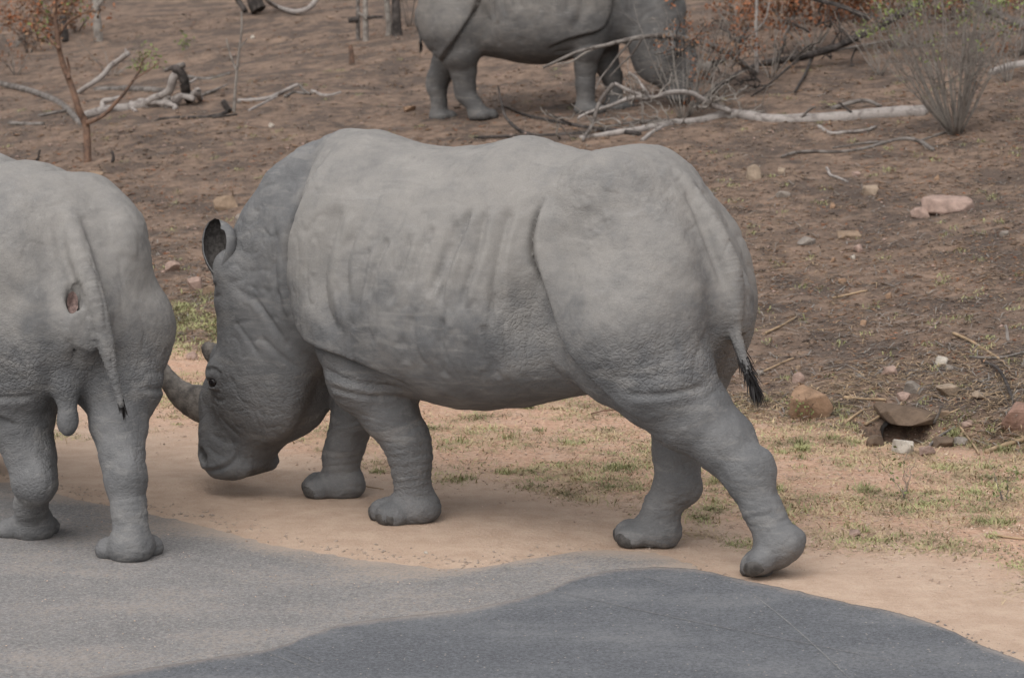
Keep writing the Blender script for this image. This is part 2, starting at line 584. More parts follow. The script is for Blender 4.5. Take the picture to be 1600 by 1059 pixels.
# ------------------------------------------------------------------ rhinoceros builder (distance field turned into one skin)
def surface_nets(Fd, org, h):
    ins = Fd < 0
    c = np.zeros(tuple(s - 1 for s in Fd.shape), np.int8)
    n = Fd.shape
    for a in (0, 1):
        for b in (0, 1):
            for d in (0, 1):
                c += ins[a:n[0] - 1 + a, b:n[1] - 1 + b, d:n[2] - 1 + d]
    act = (c > 0) & (c < 8)
    I = np.argwhere(act)
    idx = np.full(act.shape, -1, np.int64)
    idx[act] = np.arange(len(I))
    acc = np.zeros((len(I), 3))
    cnt = np.zeros(len(I))
    cor = [(a, b, d) for a in (0, 1) for b in (0, 1) for d in (0, 1)]
    val = {q: Fd[I[:, 0] + q[0], I[:, 1] + q[1], I[:, 2] + q[2]] for q in cor}
    for q in cor:
        for ax in range(3):
            if q[ax]:
                continue
            r = list(q)
            r[ax] = 1
            r = tuple(r)
            fa, fb = val[q], val[r]
            k = (fa < 0) != (fb < 0)
            t = np.where(k, fa / np.where(k, fa - fb, 1), 0)
            p = np.repeat(np.array(q, float)[None], len(I), 0)
            p[:, ax] += t
            acc[k] += p[k]
            cnt += k
    V = (I + acc / cnt[:, None]) * h + org
    Q = []
    for ax in range(3):
        o1, o2 = (ax + 1) % 3, (ax + 2) % 3
        s0 = [slice(None)] * 3
        s1 = [slice(None)] * 3
        s0[ax] = slice(0, -1)
        s1[ax] = slice(1, None)
        a, b = ins[tuple(s0)], ins[tuple(s1)]
        for flip in (False, True):
            E = np.argwhere((a & ~b) if not flip else (~a & b))
            E = E[(E[:, o1] > 0) & (E[:, o2] > 0) & (E[:, o1] < n[o1] - 1) & (E[:, o2] < n[o2] - 1)]
            qs = []
            for d1, d2 in ((-1, -1), (0, -1), (0, 0), (-1, 0)):
                e = E.copy()
                e[:, o1] += d1
                e[:, o2] += d2
                qs.append(idx[e[:, 0], e[:, 1], e[:, 2]])
            qs = np.stack(qs, -1)
            Q.append(qs[:, ::-1] if flip else qs)
    Q = np.concatenate(Q)
    return V, Q[(Q >= 0).all(1)]


def relax(V, Q, it, lam=0.5):
    e = np.concatenate([Q[:, [0, 1]], Q[:, [1, 2]], Q[:, [2, 3]], Q[:, [3, 0]]])
    a = np.concatenate([e[:, 0], e[:, 1]])
    b = np.concatenate([e[:, 1], e[:, 0]])
    cnt = np.bincount(a, minlength=len(V))[:, None]
    for _ in range(it):
        s = np.stack([np.bincount(a, V[b, k], minlength=len(V)) for k in range(3)], -1)
        V = V + lam * (s / cnt - V)
    return V


def normals(V, Q):
    n = np.cross(V[Q[:, 2]] - V[Q[:, 0]], V[Q[:, 3]] - V[Q[:, 1]])
    N = np.zeros_like(V)
    for k in range(4):
        for a in range(3):
            N[:, a] += np.bincount(Q[:, k], n[:, a], minlength=len(V))
    return N / np.maximum(np.linalg.norm(N, axis=1)[:, None], 1e-9)


TORSO = np.array([  # x, top, bottom, half width, height of the widest point
    (-1.10, 1.10, 0.98, 0.05, 1.05), (-0.97, 1.30, 0.86, 0.20, 1.10), (-0.90, 1.425, 0.76, 0.28, 1.12), (-0.80, 1.575, 0.70, 0.35, 1.12), (-0.67, 1.678, 0.66, 0.40, 1.12),
    (-0.55, 1.727, 0.66, 0.37, 1.12), (-0.43, 1.712, 0.645, 0.385, 1.10), (-0.30, 1.692, 0.625, 0.425, 1.06), (-0.14, 1.716, 0.585, 0.49, 1.0), (0.01, 1.750, 0.548, 0.53, 0.98),
    (0.13, 1.728, 0.530, 0.54, 0.97), (0.26, 1.704, 0.522, 0.54, 0.97), (0.50, 1.692, 0.548, 0.525, 0.98), (0.63, 1.706, 0.585, 0.50, 1.0), (0.72, 1.732, 0.62, 0.47, 1.02),
    (0.87, 1.754, 0.67, 0.43, 1.08), (0.97, 1.732, 0.72, 0.41, 1.10), (1.03, 1.712, 0.76, 0.365, 1.13), (1.08, 1.69, 0.82, 0.22, 1.18), (1.14, 1.65, 0.86, 0.17, 1.22), (1.25, 1.55, 1.0, 0.18, 1.25), (1.40, 1.35, 1.15, 0.06, 1.25)])
HEAD = np.array([  # z, front, back, half width
    (0.03, 1.74, 1.60, 0.09), (0.075, 1.765, 1.575, 0.125), (0.10, 1.785, 1.53, 0.145), (0.13, 1.80, 1.49, 0.160), (0.17, 1.808, 1.465, 0.162), (0.22, 1.808, 1.42, 0.158), (0.28, 1.806, 1.355, 0.158),
    (0.35, 1.79, 1.29, 0.165), (0.42, 1.785, 1.245, 0.178), (0.51, 1.77, 1.20, 0.196), (0.60, 1.74, 1.18, 0.205), (0.70, 1.712, 1.17, 0.212), (0.82, 1.70, 1.16, 0.215),
    (0.95, 1.715, 1.17, 0.215), (1.04, 1.70, 1.20, 0.195), (1.11, 1.66, 1.25, 0.16), (1.17, 1.58, 1.32, 0.11), (1.22, 1.50, 1.40, 0.04)])


class Field:
    def __init__(self, lo, hi, h):
        self.h, self.lo = h, np.array(lo, float)
        self.ax = [np.arange(lo[k], hi[k], h) for k in range(3)]
        self.F = np.full([len(a) for a in self.ax], 9.0, np.float32)

    def box(self, lo, hi):
        sl_ = []
        for k in range(3):
            a = int(max(0, math.floor((lo[k] - self.lo[k]) / self.h)))
            b = int(min(len(self.ax[k]), math.ceil((hi[k] - self.lo[k]) / self.h) + 1))
            sl_.append(slice(a, max(a, b)))
        g = [self.ax[k][sl_[k]].astype(np.float32) for k in range(3)]
        return tuple(sl_), g[0][:, None, None], g[1][None, :, None], g[2][None, None, :]

    def join(self, sl_, d, k):
        f = self.F[sl_]
        hh = np.maximum(k - np.abs(f - d), 0) / k
        self.F[sl_] = np.minimum(f, d) - hh * hh * k * 0.25

    def cut(self, sl_, d, k):            # take away d < 0
        f = self.F[sl_]
        hh = np.maximum(k - np.abs(f + d), 0) / k
        self.F[sl_] = np.maximum(f, -d) + hh * hh * k * 0.25

    def ell(self, c, r, k=0.06, R=None, cut=False):
        m = max(r) + k + 0.03 if R is not None else None
        ext = [m] * 3 if m else [q + k + 0.03 for q in r]
        sl_, X, Y, Z = self.box([c[i] - ext[i] for i in range(3)], [c[i] + ext[i] for i in range(3)])
        x, y, z = X - c[0], Y - c[1], Z - c[2]
        if R is not None:
            R = np.array(R)
            x, y, z = (R[0, 0] * x + R[1, 0] * y + R[2, 0] * z, R[0, 1] * x + R[1, 1] * y + R[2, 1] * z, R[0, 2] * x + R[1, 2] * y + R[2, 2] * z)
        k0 = np.sqrt((x / r[0]) ** 2 + (y / r[1]) ** 2 + (z / r[2]) ** 2)
        k1 = np.sqrt((x / r[0] ** 2) ** 2 + (y / r[1] ** 2) ** 2 + (z / r[2] ** 2) ** 2)
        d = k0 * (k0 - 1) / np.maximum(k1, 1e-4)
        (self.cut if cut else self.join)(sl_, d, k)

    def chain(self, pts, k=0.05, sy=1.0):
        for (a, b) in zip(pts[:-1], pts[1:]):
            ra, rb = a[3], b[3]
            m = max(ra, rb) + k + 0.03
            sl_, X, Y, Z = self.box([min(a[i], b[i]) - m for i in range(3)], [max(a[i], b[i]) + m for i in range(3)])
            ab = [b[i] - a[i] for i in range(3)]
            L = sum(q * q for q in ab) + 1e-9
            x, y, z = X - a[0], Y - a[1], Z - a[2]
            t = np.clip((x * ab[0] + y * ab[1] + z * ab[2]) / L, 0, 1)
            ts = t * t * (3 - 2 * t)
            d = np.sqrt((x - t * ab[0]) ** 2 + ((y - t * ab[1]) / sy) ** 2 + (z - t * ab[2]) ** 2) - (ra + (rb - ra) * ts)
            self.join(sl_, d, k)


def smooth_interp(x, xp, fp):
    """Monotone-ish cubic through the table."""
    m = np.gradient(fp, xp)
    i = np.clip(np.searchsorted(xp, x) - 1, 0, len(xp) - 2)
    h = xp[i + 1] - xp[i]
    t = np.clip((x - xp[i]) / h, 0, 1)
    return ((1 + 2 * t) * (1 - t) ** 2 * fp[i] + t * (1 - t) ** 2 * h * m[i] + t * t * (3 - 2 * t) * fp[i + 1] + t * t * (t - 1) * h * m[i + 1])


def torso_head(fd, hip=1.0):
    sl_, X, Y, Z = fd.box((-1.2, -0.75, 0.4), (1.5, 0.75, 1.9))
    x = X.ravel()
    T = [smooth_interp(x, TORSO[:, 0], TORSO[:, j])[:, None, None] for j in range(1, 5)]
    top, bot, w, zc = T
    w = np.maximum(w, 0.02)
    up, dn = np.maximum(top - zc, 0.03), np.maximum(zc - bot, 0.03)
    zz = np.where(Z > zc, (Z - zc) / up, (zc - Z) / dn)
    pe = np.where(Z > zc, 2.05, 2.2)
    r = (np.abs(Y / w) ** pe + np.abs(zz) ** pe) ** (1 / pe)
    d = (r - 1) * np.minimum(w, (up + dn) / 2) * 0.95
    ends = np.maximum(np.abs(X - 0.15) - 1.22, 0) * 3
    fd.F[sl_] = np.minimum(fd.F[sl_], d + ends)
    # neck
    fd.chain([(0.95, 0, 1.27, 0.40), (1.16, 0, 1.21, 0.395), (1.31, 0, 1.13, 0.345), (1.46, 0, 1.02, 0.24)], 0.04, 0.54)
    fd.chain([(1.10, 0, 1.0, 0.26), (1.30, 0, 0.80, 0.22)], 0.10, 0.85)
    fd.chain([(1.00, 0, 1.655, 0.075), (1.2, 0, 1.575, 0.075), (1.33, 0, 1.485, 0.075), (1.44, 0, 1.335, 0.075), (1.52, 0, 1.23, 0.07)], 0.09)
    # head
    sl_, X, Y, Z = fd.box((1.0, -0.3, -0.05), (2.0, 0.3, 1.3))
    z = Z.ravel()
    fr, bk, w = [smooth_interp(z, HEAD[:, 0], HEAD[:, j])[None, None, :] for j in (1, 2, 3)]
    a = np.maximum((fr - bk) / 2, 0.02)
    xc = (fr + bk) / 2
    w = np.maximum(w, 0.02)
    pe = 2.35
    # the jaw side is thicker than the brow
    r = (np.abs((X - xc) / a) ** pe + np.abs(Y / w) ** pe) ** (1 / pe)
    d = (r - 1) * np.minimum(a, w) * 0.95
    d = d + np.maximum(0.075 - Z, 0) * 2.5 + np.maximum(Z - 1.21, 0) * 2
    fd.join(sl_, d, 0.09)
    for s in (1, -1):
        # brow, cheek muscle, muzzle, lips, nostril
        fd.ell((1.625, s * 0.18, 0.60), (0.065, 0.038, 0.06), 0.05)
        fd.ell((1.40, s * 0.12, 0.55), (0.22, 0.115, 0.26), 0.10)
        fd.ell((1.738, s * 0.100, 0.185), (0.062, 0.060, 0.068), 0.03)
        fd.ell((1.735, s * 0.07, 0.29), (0.07, 0.075, 0.10), 0.05)
        fd.ell((1.62, s * 0.11, 0.135), (0.13, 0.06, 0.06), 0.04)
        fd.ell((1.745, s * 0.165, 0.185), (0.050, 0.055, 0.028), 0.008, Matrix.Rotation(-1.0, 3, 'Y'), cut=True)
        fd.ell((1.628, s * 0.209, 0.583), (0.042, 0.020, 0.014), 0.015)
        fd.ell((1.626, s * 0.209, 0.530), (0.038, 0.018, 0.012), 0.015)
        fd.ell((1.628, s * 0.218, 0.557), (0.026, 0.022, 0.014), 0.012, cut=True)
        # ear root
        fd.ell((1.58, s * 0.145, 1.09), (0.075, 0.06, 0.09), 0.06)
        # shoulder blade, hip bone, buttock
        fd.ell((0.78, s * 0.27, 1.13), (0.285, 0.175, 0.46), 0.06, Matrix.Rotation(0.12, 3, 'Y'))
        fd.ell((-0.50, s * 0.205, 1.47), (0.20, 0.15, 0.22), 0.12)
        fd.ell((-0.65, s * 0.225 * hip, 1.07), (0.335, 0.200 * hip, 0.45), 0.045)
        fd.ell((-0.60, s * (0.275 * hip - (0.02 if hip < 1 else 0)), 1.02), (0.31, 0.175 * hip, 0.36), 0.10)
        fd.ell((-0.30, s * 0.56, 0.90), (0.15, 0.185, 0.32), 0.10, Matrix.Rotation(0.25, 3, 'Y'), cut=True)
        fd.ell((-0.64, s * 0.235 * hip, 1.05), (0.335, 0.205 * hip, 0.42), 0.03)
    # nose boss under the horns
    fd.ell((1.745, 0, 0.42), (0.095, 0.12, 0.16), 0.05)
    fd.ell((1.735, 0, 0.62), (0.06, 0.075, 0.09), 0.05)
    fd.ell((0.80, 0, 0.80), (0.28, 0.24, 0.17), 0.10)


TOES = ((0, 1.0), (1.12, 0.9), (-1.12, 0.9))


def foot(fd, f, s_front):
    x, y, z, yaw, pitch, r = f
    Rz = Matrix.Rotation(yaw, 3, 'Z') @ Matrix.Rotation(pitch, 3, 'Y')
    c = Vector((x, y, z))
    piv = Vector((r * 0.9, 0, 0))

    def tr(p):
        return c + Matrix.Rotation(yaw, 3, 'Z') @ (piv + Matrix.Rotation(pitch, 3, 'Y') @ (Vector(p) - piv))
    fd.ell(tr((-0.005, 0, 0.050)), (r * 0.86, r * 0.78, 0.078), 0.025, Rz)
    fd.ell(tr((-r * 0.45, 0, 0.055)), (r * 0.55, r * 0.62, 0.060), 0.04, Rz)
    for a, q in TOES:
        fd.ell(tr((r * 0.64 * math.cos(a) + 0.005, r * 0.64 * math.sin(a), 0.038)), (0.080 * q, 0.086 * q, 0.066 * q), 0.006, Rz @ Matrix.Rotation(a, 3, 'Z'))
    top = tr((-r * 0.22, 0, 0.095))
    return [tuple(top) + (r * 0.62,)], tr, Rz


def sdist(p, C):
    """distance to a polyline in a plane, signed by side, and how far along it (0..1)"""
    C = np.array(C, float)
    L = np.linalg.norm(np.diff(C, axis=0), axis=1)
    cum = np.concatenate([[0], np.cumsum(L)])
    best = np.full(len(p), 1e9)
    sg = np.zeros(len(p))
    tt = np.zeros(len(p))
    for i in range(len(C) - 1):
        ab = C[i + 1] - C[i]
        t = np.clip(((p - C[i]) @ ab) / (ab @ ab), 0, 1)
        q = p - C[i] - t[:, None] * ab
        d = np.hypot(q[:, 0], q[:, 1])
        k = d < best
        best[k] = d[k]
        sg[k] = np.sign(ab[0] * q[k, 1] - ab[1] * q[k, 0])
        tt[k] = (cum[i] + t[k] * L[i]) / cum[-1]
    return best, sg, tt


FOLDS = [  # curve in (x, z), proud side (+1 left of travel, -1 right), proud height, groove depth, proud reach, groove reach
    ([(0.93, 1.70), (0.96, 1.52), (1.045, 1.24), (1.075, 1.05), (1.02, 0.885), (0.93, 0.80), (0.77, 0.775), (0.53, 0.725), (0.37, 0.65)], -1, 0.040, 0.085, 0.07, 0.036),
    ([(-0.27, 1.53), (-0.25, 1.42), (-0.25, 1.29), (-0.315, 1.13), (-0.41, 0.95), (-0.53, 0.80), (-0.68, 0.66), (-0.80, 0.56)], -1, 0.036, 0.070, 0.10, 0.065),
    ([(0.72, 1.45), (0.79, 1.20), (0.77, 1.0), (0.68, 0.86)], -1, 0.020, 0.022, 0.08, 0.05),
    ([(0.60, 1.42), (0.66, 1.22), (0.63, 1.02)], -1, 0.010, 0.012, 0.05, 0.035),
    ([(-0.74, 0.72), (-0.92, 0.725), (-1.06, 0.765), (-1.15, 0.81)], 1, 0.004, 0.010, 0.04, 0.012),
    ([(-0.70, 0.80), (-0.88, 0.80), (-1.02, 0.83)], 1, 0.000, 0.003, 0.03, 0.012),
    ([(1.07, 1.55), (1.15, 1.30), (1.18, 1.05), (1.12, 0.84)], 1, 0.014, 0.016, 0.05, 0.022),
    ([(1.52, 1.02), (1.36, 0.96), (1.26, 0.84), (1.17, 0.70)], 1, 0.002, 0.006, 0.05, 0.015),
    ([(1.40, 1.00), (1.30, 0.90), (1.21, 0.78)], 1, 0.003, 0.007, 0.04, 0.010),
    ([(1.50, 0.86), (1.40, 0.78), (1.33, 0.70)], 1, 0.002, 0.006, 0.03, 0.010),
    ([(1.24, 1.30), (1.27, 1.10), (1.22, 0.95)], 1, 0.006, 0.008, 0.04, 0.018),
    ([(1.60, 1.03), (1.66, 1.00), (1.72, 1.01)], 1, 0.003, 0.006, 0.02, 0.008),
    ([(1.58, 0.98), (1.65, 0.955), (1.72, 0.965)], 1, 0.003, 0.006, 0.02, 0.008),
    ([(1.72, 0.24), (1.66, 0.20), (1.60, 0.20)], 1, 0.003, 0.007, 0.02, 0.009),
    ([(1.62, 0.40), (1.55, 0.33), (1.50, 0.31)], 1, 0.002, 0.006, 0.03, 0.010),
    ([(1.33, 0.80), (1.22, 0.70), (1.13, 0.62)], 1, 0.004, 0.008, 0.04, 0.012),
    ([(1.66, 0.44), (1.70, 0.36), (1.74, 0.28), (1.80, 0.25)], 1, 0.007, 0.010, 0.03, 0.012),
    ([(1.80, 0.11), (1.72, 0.115), (1.63, 0.135), (1.56, 0.175), (1.52, 0.24)], -1, 0.008, 0.020, 0.03, 0.010),
    ([(1.70, 0.30), (1.60, 0.26), (1.53, 0.27)], 1, 0.004, 0.008, 0.03, 0.012),
    ([(1.575, 0.51), (1.62, 0.50), (1.68, 0.52)], -1, 0.003, 0.005, 0.02, 0.008),
    ([(1.555, 0.60), (1.61, 0.63), (1.67, 0.61)], 1, 0.004, 0.008, 0.02, 0.008),
    ([(1.535, 0.48), (1.59, 0.46), (1.65, 0.48)], -1, 0.003, 0.007, 0.02, 0.008),
    ([(0.86, 0.70), (0.72, 0.665), (0.55, 0.635), (0.42, 0.62)], 1, 0.008, 0.010, 0.04, 0.014),
    ([(0.82, 0.63), (0.68, 0.60), (0.52, 0.585)], 1, 0.005, 0.007, 0.03, 0.012),
    ([(-0.30, 1.20), (-0.24, 1.0), (-0.27, 0.85), (-0.36, 0.70)], -1, 0.006, 0.010, 0.05, 0.04),
]
for k_, (x0, z0, x1, z1, dp) in enumerate([(0.03, 1.46, 0.13, 1.04, .016), (0.09, 1.42, 0.19, 1.06, .012), (0.20, 1.38, 0.28, 1.10, .007), (-0.05, 1.47, 0.02, 1.02, .011), (-0.14, 1.48, -0.13, 0.98, .011), (0.31, 1.34, 0.39, 1.02, .007),
                                           (0.43, 1.32, 0.50, 1.04, .008), (0.53, 1.28, 0.58, 0.98, .006), (0.10, 1.0, 0.14, 0.72, .006), (-0.08, 0.98, -0.10, 0.72, .007), (0.26, 1.0, 0.32, 0.76, .005)]):
    FOLDS.append(([(x0, z0), ((x0 + x1) / 2 + 0.015 * (-1) ** k_, (z0 + z1) / 2), (x1, z1)], -1, dp * 1.0, dp * 1.9, 0.040, 0.022))


def rings(p, ctr, axis_, zs, reach, w=0.010, d=0.005):
    """short creases round a leg"""
    off = np.zeros(len(p))
    q = p - np.array(ctr)
    near = 1 - sstep(reach * 0.8, reach, np.hypot(q[:, 0], q[:, 1]))
    hgt = p[:, 2] + axis_ * q[:, 0] + 0.018 * vnoise(p, 9, 31)
    for z0 in zs:
        off -= d * np.exp(-((hgt - z0) / w) ** 2) * near * (0.6 + 0.4 * vnoise(p, 7, 32))
    return off


def build_rhino(name, label, group, loc, heading, sc, legs, h, hide, tail, extra=None, crack=1.0, hip=1.0, dip=0):
    root = empty(name, loc, heading, sc)
    tag(root, label, 'rhinoceros', group)
    fd = Field((-1.62, -0.78, -0.06), (2.0, 0.78, 1.88), h)
    torso_head(fd, hip)
    nails = []
    for L in legs:
        fd.chain(L['chain'][:2], 0.09)
        fd.chain(L['chain'][1:], 0.045, L.get('sy', 1.0))
        f = L['foot']
        tops, tr, Rz = foot(fd, f, L['front'])
        last = L['chain'][-1]
        fd.chain([last, tops[0]], 0.04)
        if L.get('hock'):
            hx, hy, hz, hr = L['hock']
            fd.ell((hx, hy, hz), (hr, hr * 0.85, hr * 1.25), 0.05)
        nails.append((f, tr, Rz))
    if tail:
        tail = [tuple(q) for q in chaikin(tail, 2)]
        fd.chain(tail, 0.010)
    if extra:
        extra(fd)
    # flat soles for every foot that stands on the ground
    sl_, X, Y, Z = fd.box((-9, -9, -0.2), (9, 9, 0.06))
    fd.F[sl_] = np.maximum(fd.F[sl_], -0.001 - Z - 0.025 * (X < -0.2) * (dip > 0) + 0 * Y)
    V, Q = surface_nets(fd.F, fd.lo, h)
    V = relax(V, Q, 3)
    N = normals(V, Q)
    off = np.zeros(len(V))
    body = sstep(0.10, 0.20, np.abs(V[:, 1])) * sstep(0.15, 0.5, np.abs(N[:, 1]))
    for fi, (C, side, A, B, La, Lb) in enumerate(FOLDS):
        C = np.array(C)
        lo, hi = C.min(0) - 0.3, C.max(0) + 0.3
        sel = np.where((V[:, 0] > lo[0]) & (V[:, 0] < hi[0]) & (V[:, 2] > lo[1]) & (V[:, 2] < hi[1]) & (body > 0.02))[0]
        if not len(sel):
            continue
        jit = 0.008 * vnoise(V[sel], 6, 41)
        p = V[sel][:, [0, 2]] + jit[:, None]
        Cs = np.array(chaikin(C, 2))
        d, sg, t = sdist(p, Cs)
        e = sstep(0, 0.12, t) * sstep(0, 0.15, 1 - t)
        prof = np.where(sg * side > 0, A * np.exp(-d / La) * (1 - np.exp(-d / 0.012) * 0.6) - B * 0.5 * np.exp(-(d / 0.017) ** 2), -B * np.exp(-(d / Lb)) + B * 0.5 * (1 - np.exp(-(d / 0.017) ** 2)) * np.exp(-(d / Lb)))
        if fi > 1:
            prof = np.where(sg * side > 0, A * np.exp(-((d - La * 0.6) / (La * 0.6)) ** 2), 0) - B * np.exp(-(d / (Lb * 1.1)) ** 2)
        off[sel] += prof * e * body[sel]
    # creases round the limbs
    for L in legs:
        c = L['chain']
        f = L['foot']
        if L['front']:
            w = c[-1]
            off += rings(V, (w[0], w[1], w[2]), 0.25, [w[2] + q for q in (0.16, 0.125, 0.09, 0.045, 0.0, -0.03, -0.06)], 0.20, 0.008, 0.0045)
        else:
            w = c[-1]
            off += rings(V, (w[0], w[1], w[2]), 0.35, [w[2] + q for q in (0.05, 0.015, -0.02, -0.055, -0.08)], 0.17, 0.007, 0.003)
    if tail:
        C = np.array([q[:3] for q in tail])
        dd = np.full(len(V), 9.0)
        ss = np.zeros(len(V))
        acc = 0
        for a, b in zip(C[:-1], C[1:]):
            ab = b - a
            l = np.linalg.norm(ab)
            t = np.clip(((V - a) @ ab) / (l * l), 0, 1)
            d = np.linalg.norm(V - a - t[:, None] * ab, axis=1)
            k = d < dd
            dd[k] = d[k]
            ss[k] = acc + t[k] * l
            acc += l
        k = 1 - sstep(0.05, 0.075, dd)
        off += k * 0.0022 * np.sin(ss * 2 * math.pi / 0.017) * sstep(0.05, 0.2, ss)
        # the crease the root of the tail lies in
        off -= 0.010 * np.exp(-((dd - 0.070) / 0.016) ** 2) * sstep(0.0, 0.12, ss) * (1 - sstep(0.42, 0.55, ss)) * (np.abs(V[:, 1]) < 0.2)
    off += 0.0045 * vnoise(V, 9, 51) + 0.0022 * vnoise(V, 24, 52) + 0.0012 * vnoise(V, 55, 53)
    # fine wrinkles: upright on the flank and neck, level round the limbs, netted on the haunch
    zz_ = V[:, 2]
    up_ = sstep(0.62, 0.85, zz_) * (1 - 0.5 * np.exp(-(((V[:, 0] + 0.65) / 0.3) ** 2)))
    bend = 0.05 * np.stack([vnoise(V, 3.1, 56), 0 * zz_, vnoise(V, 3.3, 57)], -1)
    W = V + bend

    def ridged(scale, seed):
        n_ = np.abs(vnoise(W * np.array(scale), 1.0, seed))
        return np.exp(-(n_ / 0.10) ** 2)
    on = sstep(-0.15, 0.35, vnoise(V, 2.3, 58) + 0.15)
    off -= 0.0050 * up_ * on * ridged((17, 10, 3.2), 59)
    off -= 0.0030 * up_ * sstep(-0.1, 0.3, vnoise(V, 2.9, 60)) * ridged((30, 16, 6), 62)
    off -= 0.0032 * (1 - sstep(0.50, 0.66, zz_)) * (V[:, 0] < 1.3) * ridged((9, 9, 30), 64)
    off -= 0.0034 * np.exp(-(((V[:, 0] + 0.85) / 0.36) ** 2 + ((zz_ - 0.84) / 0.18) ** 2)) * ridged((24, 24, 28), 65)
    off -= 0.0034 * np.exp(-(((V[:, 0] - 0.65) / 0.28) ** 2 + ((zz_ - 0.64) / 0.12) ** 2)) * ridged((22, 22, 32), 66)
    off -= 0.0040 * sstep(1.15, 1.3, V[:, 0]) * sstep(-0.1, 0.35, vnoise(V, 4.0, 67)) * ridged((16, 16, 12), 68)
    # caked mud on the hip
    mud = np.exp(-(((V[:, 0] + 0.62) / 0.17) ** 2 + ((V[:, 2] - 1.47) / 0.16) ** 2))
    off += 0.022 * mud * np.minimum(np.maximum(vnoise(V, 26, 54) + 0.5 * vnoise(V, 60, 55) - 0.20, 0), 0.35)
    V = V + N * off[:, None]
    # where the hide is cracked into plates and how pale it is: dustier back, shade painted into neck, belly and legs
    z = V[:, 2]
    x = V[:, 0]
    hind = np.exp(-(((x + 0.85) / 0.33) ** 2 + ((z - 0.83) / 0.16) ** 2))
    fore = np.exp(-(((x - 0.65) / 0.25) ** 2 + ((z - 0.66) / 0.10) ** 2))
    flank = np.exp(-(((x + 0.22) / 0.14) ** 2 + ((z - 0.95) / 0.22) ** 2))
    low = 0.35 * (1 - sstep(0.45, 0.7, z))
    face = 0.03 * sstep(1.25, 1.45, x)
    ck = np.clip(0.03 + 1.0 * hind + 0.75 * fore + 0.55 * flank + low + face + 0.25 * (vnoise(V, 3, 61)), 0, 1) * crack
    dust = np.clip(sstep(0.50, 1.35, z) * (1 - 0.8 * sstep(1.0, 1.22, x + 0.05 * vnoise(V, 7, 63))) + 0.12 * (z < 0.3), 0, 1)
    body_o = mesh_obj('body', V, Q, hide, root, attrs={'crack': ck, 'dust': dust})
    # toenails
    for f, tr, Rz in nails:
        r = f[5]
        for a, q in TOES:
            Rn = Rz @ Matrix.Rotation(a, 3, 'Z')
            c = tr((r * 0.64 * math.cos(a) + 0.007, r * 0.64 * math.sin(a), 0.037))
            P, Fq = [], []
            nu, nv = 9, 7
            for i in range(nu):
                u = (i / (nu - 1) - 0.5) * 1.75
                for j in range(nv):
                    w = -0.72 + (j / (nv - 1)) * 1.15 - 0.35 * (u / 0.87) ** 2 * (j / (nv - 1))
                    edge = min(i, nu - 1 - i, j + 1, nv - 1 - j)
                    k = 1.035 if edge > 0 else 0.97
                    e = Vector((0.080 * q * k * math.cos(u) * math.cos(w), 0.086 * q * k * math.sin(u) * math.cos(w), 0.066 * q * k * math.sin(w)))
                    P.append(c + Rn @ e)
            for i in range(nu - 1):
                for j in range(nv - 1):
                    Fq.append((i * nv + j, (i + 1) * nv + j, (i + 1) * nv + j + 1, i * nv + j + 1))
            P = [Vector((v.x, v.y, max(v.z, f[2] + 0.001))) for v in P]
            mesh_obj('toenail', P, Fq, NAIL, root)
    return root


def horn(name, root, pts, radii, mat=HORN, flat=0.85):
    """a horn standing on the nose: rings along a curve in the head's mid plane"""
    P = np.array(chaikin(pts, 3))
    R = np.interp(np.linspace(0, 1, len(P)), np.linspace(0, 1, len(radii)), radii)
    V, Fq, n = [], [], 20
    T = np.gradient(P, axis=0)
    for i, (p, r, t) in enumerate(zip(P, R, T)):
        t = t / np.linalg.norm(t)
        side = np.array([0, 1, 0])
        up = np.cross(t, side)
        for j in range(n):
            a = 2 * math.pi * j / n
            k = r * (1 + 0.05 * math.sin(3 * a + i * 0.3) * (1 - i / len(P)) + 0.03 * random.uniform(-1, 1))
            V.append(p + side * math.cos(a) * k * flat + up * math.sin(a) * k)
    V.append(P[-1])
    for i in range(len(P) - 1):
        for j in range(n):
            Fq.append((i * n + j, i * n + (j + 1) % n, (i + 1) * n + (j + 1) % n, (i + 1) * n + j))
    for j in range(n):
        Fq.append(((len(P) - 1) * n + j, (len(P) - 1) * n + (j + 1) % n, len(V) - 1))
    return mesh_obj(name, V, Fq, mat, root)


